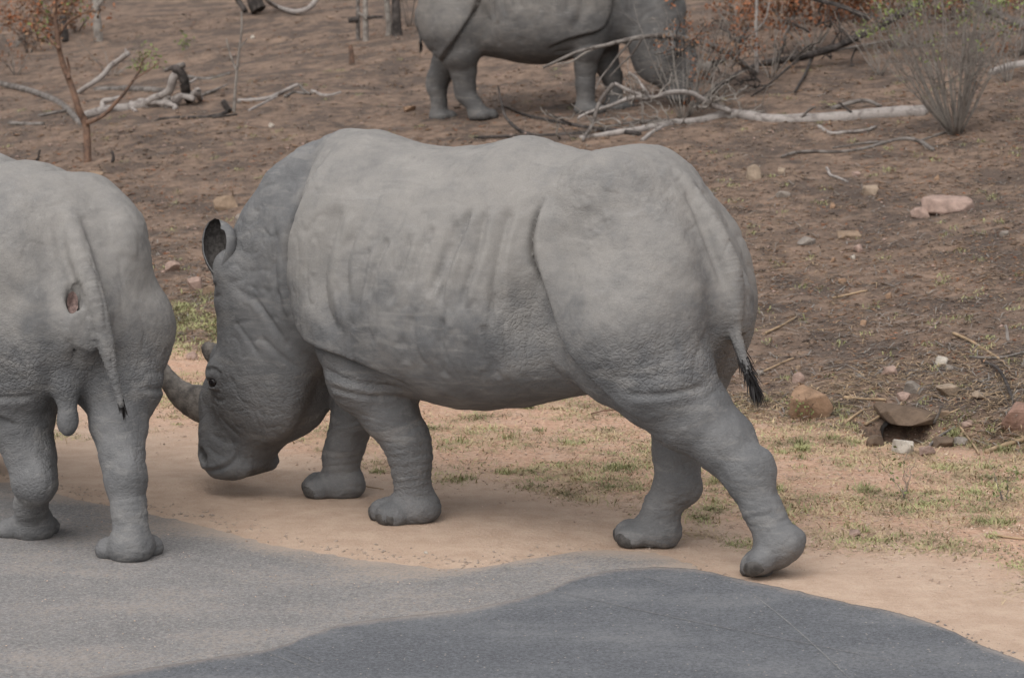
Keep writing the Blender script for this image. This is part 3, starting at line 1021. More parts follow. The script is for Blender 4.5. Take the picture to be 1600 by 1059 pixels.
def ear(root, base, up, face, hgt, hide):
    """a rolled ear: a cup of hide open along its face, with a dark hairy, shade-toned lining as its sub-part"""
    up = Vector(up).normalized()
    face = (Vector(face) - up * Vector(face).dot(up)).normalized()
    side = up.cross(face)
    prof_u = [0, 0.12, 0.3, 0.5, 0.7, 0.85, 0.95, 1.0]
    rad = [0.036, 0.048, 0.074, 0.094, 0.096, 0.083, 0.060, 0.016]
    gap = [0.30, 0.45, 0.85, 1.10, 1.20, 1.25, 1.35, 1.5]
    nu, nv = 22, 29
    layers = []
    for lay in (0, 1):
        V = []
        for i in range(nu):
            u = i / (nu - 1)
            r = np.interp(u, prof_u, rad) - 0.007 * lay * (1 if u < 0.97 else 0.3)
            g = np.interp(u, prof_u, gap)
            for j in range(nv):
                s = j / (nv - 1) * 2 - 1
                a = math.pi + s * (math.pi - g)
                roll = 1 - 0.16 * abs(s) ** 6
                tip = 0.10 * u ** 3 * s
                c = Vector(base) + up * (hgt * u * (1 - 0.06 * abs(s)) + tip * 0.25) - face * 0.028 * u * u
                V.append(c + face * math.cos(a) * r * 0.85 * roll + side * math.sin(a) * r * roll)
        layers.append(V)
    Fq = []
    for i in range(nu - 1):
        for j in range(nv - 1):
            q = (i * nv + j, i * nv + j + 1, (i + 1) * nv + j + 1, (i + 1) * nv + j)
            Fq.append(q)
    m = nu * nv
    outer = list(Fq)
    for i in range(nu - 1):
        for j in (0, nv - 1):
            outer.append((i * nv + j, (i + 1) * nv + j, m + (i + 1) * nv + j, m + i * nv + j))
    for j in range(nv - 1):
        i = nu - 1
        outer.append((i * nv + j, i * nv + j + 1, m + i * nv + j + 1, m + i * nv + j))
    o = mesh_obj('ear', layers[0] + layers[1], outer, hide, root)
    mesh_obj('ear_lining', layers[1], [f[::-1] for f in Fq], EARIN, o)
    return o


def eye(root, c):
    V, Fq, n, m = [], [], 14, 9
    for i in range(m):
        a = math.pi * i / (m - 1)
        for j in range(n):
            b = 2 * math.pi * j / n
            V.append((c[0] + 0.026 * math.sin(a) * math.cos(b), c[1] + 0.024 * math.sin(a) * math.sin(b), c[2] + 0.022 * math.cos(a)))
    for i in range(m - 1):
        for j in range(n):
            Fq.append((i * n + j, i * n + (j + 1) % n, (i + 1) * n + (j + 1) % n, (i + 1) * n + j))
    return mesh_obj('eye', V, Fq, EYE, root)


def tuft(root, a, b, count, length, spread):
    """tail hair: tapering strands hanging from the last stretch of the tail"""
    V, Fq = [], []
    a, b = np.array(a, float), np.array(b, float)
    for _ in range(count):
        t = rng.random()
        p = a + (b - a) * t + rng.normal(0, 0.005, 3)
        d = (b - a) / np.linalg.norm(b - a) + rng.normal(0, spread, 3) + np.array([0, 0, -0.25])
        d /= np.linalg.norm(d)
        l = length * rng.uniform(0.6, 1.1)
        sd_ = np.cross(d, rng.normal(0, 1, 3))
        sd_ /= np.linalg.norm(sd_)
        w = 0.0028
        i = len(V)
        mid = p + d * l * 0.5
        end = p + d * l + np.array([0, 0, -0.12 * l])
        V += [p + sd_ * w, p - sd_ * w, mid + sd_ * w, mid - sd_ * w, end]
        Fq += [(i, i + 1, i + 3, i + 2), (i + 2, i + 3, i + 4)]
    return mesh_obj('tail_tuft', V, Fq, TUFT, root, smooth=False)


def head_parts(root, hide, near=1, k=1.0):
    horn('horn', root, [(1.735, 0, 0.385), (1.85, 0, 0.40), (1.87 + 0.12 * k, 0, 0.40 + 0.035 * k), (1.87 + 0.21 * k, 0, 0.40 + 0.11 * k), (1.87 + 0.29 * k, 0, 0.40 + 0.24 * k)], [0.118, 0.104, 0.082, 0.058, 0.036, 0.010])
    tag(horn('horn', root, [(1.69, 0, 0.60), (1.76, 0, 0.645), (1.82, 0, 0.675), (1.845, 0, 0.70)], [0.078, 0.064, 0.04, 0.012]), 'short blunt rear horn')
    for s in (1, -1):
        eye(root, (1.626, s * 0.208, 0.557))
        if s == near:
            ear(root, (1.605, s * 0.165, 1.045), (0.10, 0.06 * s, 1), (0.02, 0.97 * s, -0.05), 0.275, hide)
        else:
            ear(root, (1.56, s * 0.165, 1.08), (-0.1, 1.0 * s, 0.25), (0.7, 0.2 * s, 0.4), 0.20, hide)


# ---- the rhino in front
TH1 = math.radians(32)
O1 = (0.08, 11.25, 0.0)
legs_main = [
    dict(front=True, chain=[(0.78, 0.27, 0.92, 0.20), (0.73, 0.24, 0.66, 0.165), (0.63, 0.19, 0.50, 0.125), (0.555, 0.165, 0.37, 0.104), (0.535, 0.16, 0.29, 0.090), (0.53, 0.16, 0.215, 0.080)], foot=(0.555, 0.155, 0, 0.32, 0, 0.150)),
    dict(front=True, chain=[(0.88, -0.25, 0.92, 0.19), (0.99, -0.21, 0.66, 0.15), (1.06, -0.18, 0.48, 0.105), (1.095, -0.17, 0.36, 0.094), (1.13, -0.17, 0.26, 0.088), (1.16, -0.17, 0.18, 0.085)], foot=(1.19, -0.17, 0, 0.05, 0, 0.145)),
    dict(front=False, chain=[(-0.66, 0.26, 1.00, 0.27), (-0.80, 0.23, 0.76, 0.215), (-0.91, 0.19, 0.62, 0.165), (-1.05, 0.17, 0.51, 0.128), (-1.18, 0.19, 0.385, 0.098), (-1.26, 0.21, 0.245, 0.078)], hock=(-1.23, 0.185, 0.41, 0.074), foot=(-1.375, 0.225, -0.025, 0.05, 0.55, 0.140)),
    dict(front=False, chain=[(-0.62, -0.24, 0.95, 0.25), (-0.66, -0.20, 0.68, 0.17), (-0.67, -0.16, 0.50, 0.122), (-0.675, -0.13, 0.37, 0.102), (-0.68, -0.11, 0.25, 0.090), (-0.625, -0.09, 0.14, 0.080)], hock=(-0.735, -0.11, 0.25, 0.066), foot=(-0.575, -0.08, -0.025, 0.0, 0, 0.140)),
]
tail_main = [(-0.74, 0.01, 1.56, 0.066), (-0.915, 0.03, 1.40, 0.064), (-1.02, 0.05, 1.22, 0.056), (-1.05, 0.06, 1.07, 0.042), (-1.045, 0.06, 0.96, 0.030), (-1.08, 0.06, 0.86, 0.022), (-1.11, 0.06, 0.79, 0.017), (-1.13, 0.06, 0.755, 0.010)]
GROUP_R = 'white rhinos by the road'
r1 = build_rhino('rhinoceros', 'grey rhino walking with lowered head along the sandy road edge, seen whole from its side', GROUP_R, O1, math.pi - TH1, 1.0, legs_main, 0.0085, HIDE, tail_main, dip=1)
head_parts(r1, HIDE, 1)
tuft(r1, (-1.065, 0.06, 0.90), (-1.135, 0.06, 0.75), 750, 0.105, 0.20)

# ---- the rhino at the left, seen from behind
TH2 = math.radians(65)
O2 = (-2.195, 11.50, 0.0)
legs_left = [
    dict(front=True, chain=[(0.78, 0.27, 0.92, 0.20), (0.73, 0.24, 0.66, 0.165), (0.80, 0.19, 0.50, 0.125), (0.90, 0.165, 0.37, 0.104), (0.95, 0.16, 0.20, 0.080)], foot=(0.98, 0.155, 0, 0.10, 0, 0.150)),
    dict(front=True, chain=[(0.88, -0.25, 0.92, 0.19), (1.02, -0.18, 0.66, 0.15), (1.15, -0.10, 0.48, 0.105), (1.24, -0.03, 0.26, 0.088), (1.27, -0.01, 0.18, 0.085)], foot=(1.32, 0.0, 0, 0.05, 0, 0.140)),
    dict(front=False, chain=[(-0.58, 0.27, 1.00, 0.27), (-0.56, 0.24, 0.74, 0.22), (-0.60, 0.20, 0.58, 0.155), (-0.66, 0.175, 0.44, 0.115), (-0.725, 0.165, 0.31, 0.098), (-0.60, 0.160, 0.175, 0.076)], hock=(-0.80, 0.165, 0.32, 0.072), foot=(-0.48, 0.13, 0, 0.1, 0, 0.140)),
    dict(front=False, chain=[(-0.70, -0.26, 1.00, 0.26), (-0.82, -0.22, 0.74, 0.185), (-0.92, -0.18, 0.58, 0.125), (-1.01, -0.165, 0.46, 0.100), (-1.08, -0.16, 0.36, 0.092), (-1.13, -0.16, 0.22, 0.078)], hock=(-1.13, -0.165, 0.39, 0.066), foot=(-1.14, -0.16, 0, -0.15, 0, 0.140)),
]
tail_left = [(-0.76, 0.00, 1.525, 0.070), (-0.91, 0.0, 1.40, 0.070), (-1.03, -0.03, 1.24, 0.056), (-1.08, -0.06, 1.08, 0.046), (-1.10, -0.085, 0.93, 0.034), (-1.11, -0.115, 0.80, 0.024), (-1.12, -0.135, 0.70, 0.013)]


def left_extra(fd):
    for s in (1, -1):
        fd.ell((-0.66, s * 0.25, 1.36), (0.24, 0.15, 0.24), 0.10)
    fd.ell((-1.015, 0.048, 1.17), (0.030, 0.018, 0.05), 0.06, cut=True)
    fd.ell((-0.985, 0.045, 1.00), (0.040, 0.010, 0.16), 0.05, cut=True)
    fd.chain([(-0.90, 0.06, 0.98, 0.09), (-0.90, 0.06, 0.80, 0.060), (-0.92, 0.06, 0.66, 0.042)], 0.05)
    fd.ell((-0.92, 0.06, 0.615), (0.05, 0.050, 0.070), 0.015)


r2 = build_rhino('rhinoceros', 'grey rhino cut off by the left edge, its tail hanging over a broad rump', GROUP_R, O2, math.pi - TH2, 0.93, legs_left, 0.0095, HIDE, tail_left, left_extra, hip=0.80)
V, Fq = [], []
for i in range(7):
    for j in range(14):
        a = 2 * math.pi * j / 14
        k = i / 6
        V.append((-1.012 + 0.022 * (1 - k) - 0.01 * math.sin(j * 2.5) * k * 0.6, 0.050 + math.cos(a) * 0.026 * k, 1.165 + math.sin(a) * 0.052 * k))
for i in range(6):
    for j in range(14):
        Fq.append((i * 14 + j, i * 14 + (j + 1) % 14, (i + 1) * 14 + (j + 1) % 14, (i + 1) * 14 + j))
mesh_obj('bare_skin', V, Fq, FLESH, r2)
tuft(r2, (-1.105, -0.125, 0.755), (-1.115, -0.14, 0.70), 120, 0.07, 0.15)

# ---- the rhino behind, on the slope
B3 = at(722, 184)
TH3 = math.radians(-15)
legs_back = [
    dict(front=True, chain=[(0.78, 0.27, 0.92, 0.20), (0.80, 0.24, 0.66, 0.165), (0.84, 0.19, 0.50, 0.125), (0.90, 0.165, 0.37, 0.104), (0.92, 0.16, 0.20, 0.080)], foot=(0.95, 0.155, 0, 0.0, 0, 0.150)),
    dict(front=True, chain=[(0.78, -0.25, 0.92, 0.19), (0.76, -0.21, 0.66, 0.15), (0.72, -0.18, 0.48, 0.110), (0.70, -0.17, 0.30, 0.095), (0.70, -0.17, 0.18, 0.085)], foot=(0.72, -0.17, 0, 0.0, 0, 0.145)),
    dict(front=False, chain=[(-0.66, 0.26, 1.00, 0.27), (-0.76, 0.23, 0.76, 0.20), (-0.84, 0.19, 0.58, 0.145), (-0.92, 0.17, 0.45, 0.115), (-0.94, 0.165, 0.34, 0.095), (-0.93, 0.165, 0.20, 0.080)], hock=(-0.985, 0.165, 0.38, 0.070), foot=(-0.91, 0.165, 0, 0.0, 0, 0.135)),
    dict(front=False, chain=[(-0.60, -0.26, 0.95, 0.27), (-0.56, -0.23, 0.70, 0.20), (-0.55, -0.18, 0.50, 0.130), (-0.55, -0.16, 0.36, 0.108), (-0.54, -0.15, 0.25, 0.094), (-0.48, -0.15, 0.17, 0.083)], hock=(-0.60, -0.15, 0.28, 0.062), foot=(-0.40, -0.15, 0, 0.0, 0, 0.140)),
]
tail_back = [(-0.76, 0.00, 1.525, 0.070), (-0.88, 0.0, 1.38, 0.066), (-0.97, 0.0, 1.22, 0.056), (-1.01, 0.0, 1.07, 0.044), (-1.03, 0.0, 0.93, 0.03), (-1.04, 0.0, 0.80, 0.018)]
fw3 = np.array([math.cos(TH3), math.sin(TH3)])
o3 = np.array([B3[0] + 0.66 * fw3[0], B3[1] + 0.66 * fw3[1]])
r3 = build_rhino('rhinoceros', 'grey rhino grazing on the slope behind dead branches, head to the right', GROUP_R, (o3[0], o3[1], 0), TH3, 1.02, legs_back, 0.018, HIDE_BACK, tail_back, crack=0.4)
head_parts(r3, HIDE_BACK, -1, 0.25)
tuft(r3, (-1.035, 0, 0.85), (-1.04, 0, 0.78), 120, 0.09, 0.15)
hz = [float(height(o3[0] + fw3[0] * q, o3[1] + fw3[1] * q)) for q in (-0.65, 0.8)]
tl = math.atan2(hz[1] - hz[0], 1.45)
r3.rotation_euler = (Matrix.Rotation(TH3, 3, 'Z') @ Matrix.Rotation(-tl, 3, 'Y')).to_euler()
r3.location.z = hz[0] + (hz[1] - hz[0]) * 0.65 / 1.45 - 0.03

# ------------------------------------------------------------------ wood: tubes, logs, shrubs
def tube_data(P, R, n=9, lump=0.12, seed=0):
    P = np.array(P, float)
    T = np.gradient(P, axis=0)
    T /= np.maximum(np.linalg.norm(T, axis=1)[:, None], 1e-9)
    ref = np.array([0.0, 0.0, 1.0]) if abs(T[0, 2]) < 0.8 else np.array([1.0, 0.0, 0.0])
    A = np.cross(T, ref)
    A /= np.maximum(np.linalg.norm(A, axis=1)[:, None], 1e-9)
    B = np.cross(T, A)
    a = np.arange(n) * 2 * math.pi / n
    V = P[:, None] + R[:, None, None] * (A[:, None] * np.cos(a)[None, :, None] + B[:, None] * np.sin(a)[None, :, None])
    sc_ = 1.1 / max(float(R.max()), 0.004)
    k = 1 + lump * vnoise(V.reshape(-1, 3) * np.array([1, 1, 1]), sc_, seed).reshape(V.shape[:2])
    V = P[:, None] + (V - P[:, None]) * k[..., None]
    m = len(P)
    Fq = [(i * n + j, i * n + (j + 1) % n, (i + 1) * n + (j + 1) % n, (i + 1) * n + j) for i in range(m - 1) for j in range(n)]
    Fq += [tuple(range(n - 1, -1, -1)), tuple(range((m - 1) * n, m * n))]
    return V.reshape(-1, 3), Fq


def limb(name, pts, r0, r1, mat, parent=None, n=9, lump=0.14, wob=0.0, origin=None):
    """a tapering branch through world points"""
    P = np.array(chaikin(pts, 2 if len(pts) > 2 else 0))
    if len(P) < 8:
        t = np.linspace(0, 1, 9)
        s = np.linspace(0, 1, len(P))
        P = np.stack([np.interp(t, s, P[:, k]) for k in range(3)], -1)
    if wob:
        s = np.arange(len(P))[:, None] * 0.21 + rng.random() * 50
        P = P + wob * np.concatenate([vnoise(np.concatenate([s, s * 0, s * 0 + k], 1), 1.0, 71)[:, None] for k in range(3)], 1)
    R = np.linspace(r0, r1, len(P))
    R[0] *= 0.85
    if origin is not None:
        P = P - np.array(origin)
    V, Fq = tube_data(P, R, n, lump, int(rng.integers(1000)))
    return mesh_obj(name, V, Fq, mat, parent)


def wpt(p):
    """(px, py) lies on the ground; (px, py, row) hangs above the ground seen at that row"""
    if len(p) == 2:
        return at(p[0], p[1], 0.01)
    return pt(p[0], p[1], at(p[0], p[2])[1])


def wood(name, label, cat, limbs, group=None, wob=0.012):
    """a fallen or standing dead piece: limbs = (part name, picture points, first and last radius in picture px, material)"""
    first = wpt(limbs[0][1][0])
    base = np.array([first[0], first[1], float(height(first[0], first[1]))])
    if len(limbs) == 1:
        nm, pts, ra, rb, mat = limbs[0]
        W = [wpt(p) for p in pts]
        o = limb(name, W, ra * W[0][1] / F_PX, rb * W[-1][1] / F_PX, mat, None, wob=wob, origin=base)
        o.location = base
        return tag(o, label, cat, group)
    root = empty(name, base)
    tag(root, label, cat, group)
    for nm, pts, ra, rb, mat in limbs:
        W = [wpt(p) for p in pts]
        limb(nm, W, ra * W[0][1] / F_PX, rb * W[-1][1] / F_PX, mat, root, wob=wob, origin=base)
    return root


def leaf_data(centres, size, droop=0.4, seed=0):
    g = np.random.default_rng(seed)
    n = len(centres)
    d = g.normal(0, 1, (n, 3))
    d[:, 2] -= droop
    d /= np.linalg.norm(d, axis=1)[:, None]
    s = np.cross(d, g.normal(0, 1, (n, 3)))
    s /= np.maximum(np.linalg.norm(s, axis=1)[:, None], 1e-6)
    l = size * g.uniform(0.6, 1.3, (n, 1))
    c = np.asarray(centres)
    nn = np.cross(d, s)
    V = np.stack([c, c + d * l * 0.5 + s * l * 0.28 + nn * l * 0.05, c + d * l, c + d * l * 0.5 - s * l * 0.28 + nn * l * 0.05], 1)
    F4 = np.arange(4 * n).reshape(n, 4)
    return V.reshape(-1, 3), F4


def shrub(name, label, base_px, stems, height_m, spread, mat, leaf_mats, leaf_n, leaf_size, r0=0.010, group=None, lean=(0, 0), leaf_from=0.55, twigs=3, cat='shrub', trunk=None):
    b = at(*base_px)
    root = empty(name, b)
    tag(root, label, cat, group)
    tips = []
    g = np.random.default_rng(int(base_px[0] * 7 + base_px[1]))
    VV, FF, nv = [], [], 0

    def add(P, R, n=6):
        nonlocal nv
        V, Fq = tube_data(P, R, n, 0.1, int(g.integers(999)))
        VV.append(V)
        FF.extend([tuple(i + nv for i in f) for f in Fq])
        nv += len(V)
    for i in range(stems):
        a = g.uniform(0, 2 * math.pi)
        sp = spread * math.sqrt(g.random()) * (0.4 if i == 0 else 1)
        hh = height_m * g.uniform(0.65, 1.08)
        st = np.array([math.cos(a), math.sin(a), 0]) * 0.035 * min(1.0, stems / 10) * g.random()
        top = np.array([math.cos(a) * sp + lean[0] * hh, math.sin(a) * sp + lean[1] * hh, hh])
        t = np.linspace(0, 1, 13)[:, None]
        P = st + np.concatenate([top[None, :2] * (t ** 0.8), hh * t], 1)
        P += 0.042 * t * np.cumsum(g.normal(0, 0.45, (13, 3)), 0)
        rr = r0 * g.uniform(0.6, 1.2)
        R = np.linspace(rr, rr * 0.25, 13)
        P[0, 2] -= 0.05
        if stems <= 4:
            V, Fq = tube_data(P, R, 8, 0.12, i)
            mesh_obj('stem', V, Fq, mat, root)
        else:
            add(P, R)
        for k in range(twigs):
            q = g.uniform(0.35, 0.95)
            j = int(q * 12)
            p0 = P[j]
            dr = g.normal(0, 1, 3) * np.array([1, 1, 0.4]) + np.array([0, 0, 0.7])
            dr /= np.linalg.norm(dr)
            L = height_m * g.uniform(0.12, 0.32)
            u = np.linspace(0, 1, 6)[:, None]
            tw = p0 + dr * L * u + np.cumsum(g.normal(0, 0.012, (6, 3)), 0) * u
            add(tw, np.linspace(R[j] * 0.6, R[j] * 0.2, 6), 5)
            tips += [tw[m] for m in (2, 3, 4, 5)] if q > leaf_from * 0.8 else []
        tips += [P[m] for m in range(int(leaf_from * 12), 13)]
    if VV:
        mesh_obj('twigs', np.concatenate(VV), FF, mat, root)['kind'] = 'stuff'
    if leaf_n:
        tips = np.array(tips)
        share = np.array_split(np.arange(leaf_n), len(leaf_mats))
        for lm, ids in zip(leaf_mats, share):
            # leaves come in sprays round a few of the twigs, not evenly
            hot = tips[g.integers(0, len(tips), max(4, len(ids) // 9))]
            c = hot[g.integers(0, len(hot), len(ids))] + g.normal(0, leaf_size * 1.1, (len(ids), 3))
            V, F4 = leaf_data(c, leaf_size, seed=int(g.integers(9999)))
            mesh_obj('foliage', V, F4, lm, root, smooth=False)['kind'] = 'stuff'
    return root


# ---- the pile of dead wood right of the grazing rhino
wood('fallen_tree', 'long pale fallen trunk lying on the slope, its forked dead limbs reaching left', 'fallen tree', [
    ('trunk', [(1449, 178), (1385, 183), (1310, 187), (1250, 189), (1195, 189), (1160, 184), (1140, 180), (1105, 188), (1060, 194)], 12.5, 7, WOOD_PALE),
    ('limb', [(1060, 194), (1030, 198), (985, 209), (940, 213), (905, 216)], 7, 3.5, WOOD_PALE),
    ('limb', [(1050, 193), (1030, 193), (994, 193), (955, 198), (930, 206)], 5, 2.5, WOOD_GREY),
    ('limb', [(1048, 194), (1020, 207), (1003, 221)], 4.5, 3, WOOD_PALE),
    ('limb', [(1140, 174, 184), (1120, 165, 186), (1090, 150, 190), (1066, 144, 192), (1039, 147, 194), (1018, 153, 196), (994, 144, 198), (958, 132, 200)], 5, 2.5, WOOD_PALE),
    ('limb', [(958, 132, 200), (940, 153, 204), (932, 174, 206), (925, 198, 208), (908, 220, 224)], 3.5, 2.5, WOOD_GREY),
    ('limb', [(1009, 153, 197), (991, 152, 198), (964, 162, 200), (928, 173, 202), (904, 186, 204)], 4, 2, WOOD_PALE),
    ('twig', [(1012, 148, 197), (1004, 136, 197), (997, 123, 197), (982, 112, 197)], 3, 1.8, WOOD_PALE),
    ('twig', [(1250, 184, 190), (1262, 172, 190), (1275, 166, 190)], 2.5, 1.2, WOOD_GREY),
    ('twig', [(1330, 178, 188), (1322, 168, 188), (1310, 160, 188)], 2.5, 1.2, WOOD_DARK)], wob=0.02)
def tangle(root, mat, spots, n, r_px, length, seed, up=0.35):
    """the finest dead twigs of a fallen tree, joined: springing off its limbs and lying about"""
    g_ = np.random.default_rng(seed)
    VV, FF, nv = [], [], 0
    for _ in range(n):
        x, y, row = spots[g_.integers(len(spots))]
        p0 = pt(x + g_.normal(0, 14), y + g_.normal(0, 4), at(x, row)[1] + g_.normal(0, 0.12))
        d = g_.normal(0, 1, 3) * np.array([1.0, 0.8, 0.45]) + np.array([0, 0, up])
        d /= np.linalg.norm(d)
        L = length * g_.uniform(0.4, 1.3)
        k = np.linspace(0, 1, 8)[:, None]
        P = p0 + d * L * k + np.cumsum(g_.normal(0, 0.022, (8, 3)), 0)
        P[:, 2] = np.maximum(P[:, 2], height(P[:, 0], P[:, 1]) + 0.008)
        rr = r_px * p0[1] / F_PX * g_.uniform(0.6, 1.3)
        parts_ = [(P, rr)]
        for _q in range(2):
            j = g_.integers(2, 6)
            e = d + g_.normal(0, 0.6, 3)
            e /= np.linalg.norm(e)
            parts_.append((P[j] + e * L * 0.4 * k + np.cumsum(g_.normal(0, 0.012, (8, 3)), 0), rr * 0.6))
        for Q_, r_ in parts_:
            V, Fq = tube_data(Q_ - np.array(root.location), np.linspace(r_, r_ * 0.4, 8), 5, 0.1, int(g_.integers(999)))
            VV.append(V)
            FF.extend([tuple(i + nv for i in f) for f in Fq])
            nv += len(V)
    mesh_obj('twigs', np.concatenate(VV), FF, mat, root)['kind'] = 'stuff'


tangle(bpy.data.objects['fallen_tree'], TWIG, [(1040, 190, 194), (990, 200, 204), (940, 208, 212), (1100, 165, 190), (960, 160, 200), (1020, 150, 197), (900, 208, 214), (1150, 182, 186)], 46, 1.5, 0.38, 5)
wood('fallen_branch', 'charred forked branch with an upright prong below the grazing rhino', 'branch', [
    ('limb', [(1000, 212), (930, 203), (895, 197), (856, 190), (820, 183), (786, 166, 200)], 4.5, 2, WOOD_DARK),
    ('limb', [(835, 214), (818, 208), (803, 198, 212), (790, 183, 206), (785, 165, 204), (778, 135, 203)], 4, 1.5, WOOD_DARK),
    ('limb', [(920, 209), (870, 212), (830, 214), (740, 217)], 4, 2, WOOD_DARK),
    ('twig', [(895, 197), (875, 187, 200), (862, 180, 200)], 2.2, 1.2, WOOD_DARK)])
wood('fallen_branch', 'thin pale branch arching across the chest and face of the grazing rhino', 'branch', [
    ('limb', [(1180, 118), (1150, 92, 130), (1120, 74, 150), (1084, 63, 166), (1051, 55, 172), (1015, 58, 176), (976, 65, 180), (940, 72, 184), (910, 79, 186), (886, 88, 188), (850, 106, 190)], 5, 2, WOOD_GREY),
    ('twig', [(990, 62, 179), (975, 80, 179), (955, 100, 180), (942, 118, 182), (932, 140, 184)], 2.2, 1, WOOD_GREY),
    ('twig', [(1005, 60, 178), (985, 86, 179), (968, 104, 179), (950, 122, 180)], 2, 1, WOOD_GREY),
    ('twig', [(940, 72, 184), (915, 82, 186), (893, 99, 188), (870, 101, 189)], 1.8, 1, TWIG),
    ('twig', [(1051, 55, 172), (1040, 40, 172), (1018, 28, 173)], 2, 1, TWIG)], wob=0.014)
wood('fallen_tree', 'dark dead tree leaning up to the right behind the pale trunk', 'fallen tree', [
    ('trunk', [(1085, 168), (1119, 140), (1136, 129), (1167, 110), (1194, 99), (1239, 94, 108), (1287, 83, 104), (1311, 72, 102), (1346, 53, 100), (1390, 32, 98), (1440, 2, 96)], 5, 6, WOOD_DARK),
    ('limb', [(1090, 116, 158), (1119, 100, 150), (1143, 82, 140), (1160, 64, 134), (1170, 45, 130)], 4.5, 2, WOOD_DARK),
    ('limb', [(1383, 35, 99), (1346, 24, 99), (1311, 10, 100), (1256, -6, 100)], 5, 3, WOOD_DARK),
    ('twig', [(1270, 88, 104), (1262, 106, 108), (1254, 124, 130), (1242, 146)], 3, 1.5, WOOD_DARK),
    ('twig', [(1290, 82, 104), (1330, 74, 102), (1375, 66, 101), (1400, 62, 101)], 2.5, 1, WOOD_GREY),
    ('twig', [(1250, 93, 107), (1225, 112, 122), (1200, 133, 140), (1175, 152)], 2.0, 1, WOOD_DARK),
    ('twig', [(1300, 80, 103), (1304, 62, 103), (1318, 45, 103)], 2, 1, WOOD_DARK)], wob=0.02)
dark_tree = [o for o in bpy.data.objects if str(o.get('label', '')).startswith('dark dead tree leaning up')][0]
tangle(dark_tree, WOOD_DARK, [(1110, 110, 150), (1140, 90, 140), (1180, 104, 120), (1230, 96, 108), (1290, 84, 104), (1160, 65, 134), (1200, 130, 140), (1090, 130, 160), (1330, 70, 102), (1270, 40, 100), (1060, 90, 172)], 60, 1.4, 0.42, 6, 0.5)
wood('stick', 'pale kinked stick lying just below the long fallen trunk', 'stick', [('', [(1280, 199), (1297, 211), (1332, 209), (1359, 207), (1367, 200)], 3.2, 2.2, WOOD_PALE)], 'sticks on the slope')
wood('fallen_branch', 'long thin grey branch curving down at its end beside the bushy shrub', 'branch', [
    ('limb', [(1222, 248), (1256, 238), (1308, 240), (1352, 235), (1383, 224), (1411, 218), (1438, 221), (1457, 236)], 2.2, 3.6, WOOD_GREY),
    ('twig', [(1383, 224), (1340, 226), (1300, 233)], 2, 1.2, WOOD_GREY),
    ('twig', [(1438, 221), (1462, 213), (1484, 208)], 2.6, 1.5, WOOD_GREY)])
wood('stick', 'short whitish hooked stick on bare soil below the grey branch', 'stick', [('', [(1291, 263, 272), (1297, 276), (1312, 279), (1326, 286)], 2.4, 2.0, WOOD_PALE)], 'sticks on the slope')
wood('stick', 'bent grey stick lying behind the long pale trunk', 'stick', [('', [(1300, 171), (1332, 160, 170), (1352, 157, 168), (1376, 168)], 4, 2.5, WOOD_GREY)], 'sticks on the slope')
wood('log', 'short pale log at the right edge behind the bushy shrub', 'log', [('', [(1548, 117), (1579, 107), (1612, 102), (1660, 98)], 7, 10, WOOD_PALE)])
wood('fallen_tree', 'grey leaning trunk at the top right corner above the short log', 'fallen tree', [
    ('trunk', [(1660, 92), (1610, 46, 92), (1575, 31, 90), (1548, 18, 88), (1500, -6, 84)], 8, 5, WOOD_GREY), ('limb', [(1575, 31, 90), (1560, 50, 90), (1540, 62, 90)], 3, 1.5, WOOD_GREY)])
wood('dead_sapling', 'thin straight pale dead sapling standing behind the dark leaning tree', 'sapling', [
    ('stem', [(1184, 116), (1183, 70, 116), (1181, 30, 116), (1183, -30, 116)], 3.4, 2.4, WOOD_PALE), ('twig', [(1182, 50, 116), (1196, 30, 116), (1203, 5, 116)], 1.8, 1, WOOD_PALE)])
wood('dead_sapling', 'slender grey dead sapling leaning right near the top edge', 'sapling', [
    ('stem', [(1222, 84), (1227, 60, 84), (1237, 34, 84), (1253, -4, 84), (1262, -30, 84)], 3.2, 2.4, WOOD_GREY), ('twig', [(1231, 48, 84), (1215, 30, 84), (1205, 8, 84)], 1.8, 1, WOOD_GREY)])

# ---- dead wood on the left
wood('fallen_tree', 'gnarled whitish log with a dark torn root end on the left slope', 'fallen tree', [
    ('trunk', [(128, 187), (160, 178), (190, 172), (220, 167), (248, 165), (272, 166)], 6.5, 11, WOOD_PALE),
    ('trunk_top', [(232, 160, 168), (252, 152, 168), (266, 143, 168), (272, 127, 168), (279, 112, 168)], 6, 7, WOOD_PALE),
    ('root_end', [(277, 106, 168), (285, 118, 168), (291, 140, 168), (299, 160)], 8, 8, WOOD_DARK),
    ('root', [(256, 110, 168), (270, 107, 168), (288, 104, 168)], 2.5, 5, WOOD_GREY),
    ('root', [(284, 128, 166), (296, 130, 166), (304, 124, 166)], 4, 1.5, WOOD_PALE),
    ('root', [(270, 160, 167), (288, 150, 167), (302, 154, 167)], 8, 4, WOOD_PALE),
    ('root', [(298, 154, 166), (308, 138, 166), (314, 145, 166), (313, 158)], 5.5, 3.5, WOOD_PALE),
    ('limb', [(220, 160, 166), (245, 164, 168), (272, 165, 169), (274, 172)], 5, 3, WOOD_PALE),
    ('limb', [(262, 150, 168), (258, 160, 168), (256, 168)], 5, 3, WOOD_PALE),
    ('limb', [(160, 176), (163, 160, 174), (172, 154, 174), (190, 150, 172)], 5, 3, WOOD_PALE),
    ('limb', [(206, 164), (208, 172), (215, 176)], 4, 2.5, WOOD_PALE)], wob=0.03)
wood('log', 'straight grey log lying behind the gnarled whitish log', 'log', [('', [(150, 142), (190, 141), (230, 143), (264, 145)], 6, 5, WOOD_GREY)])
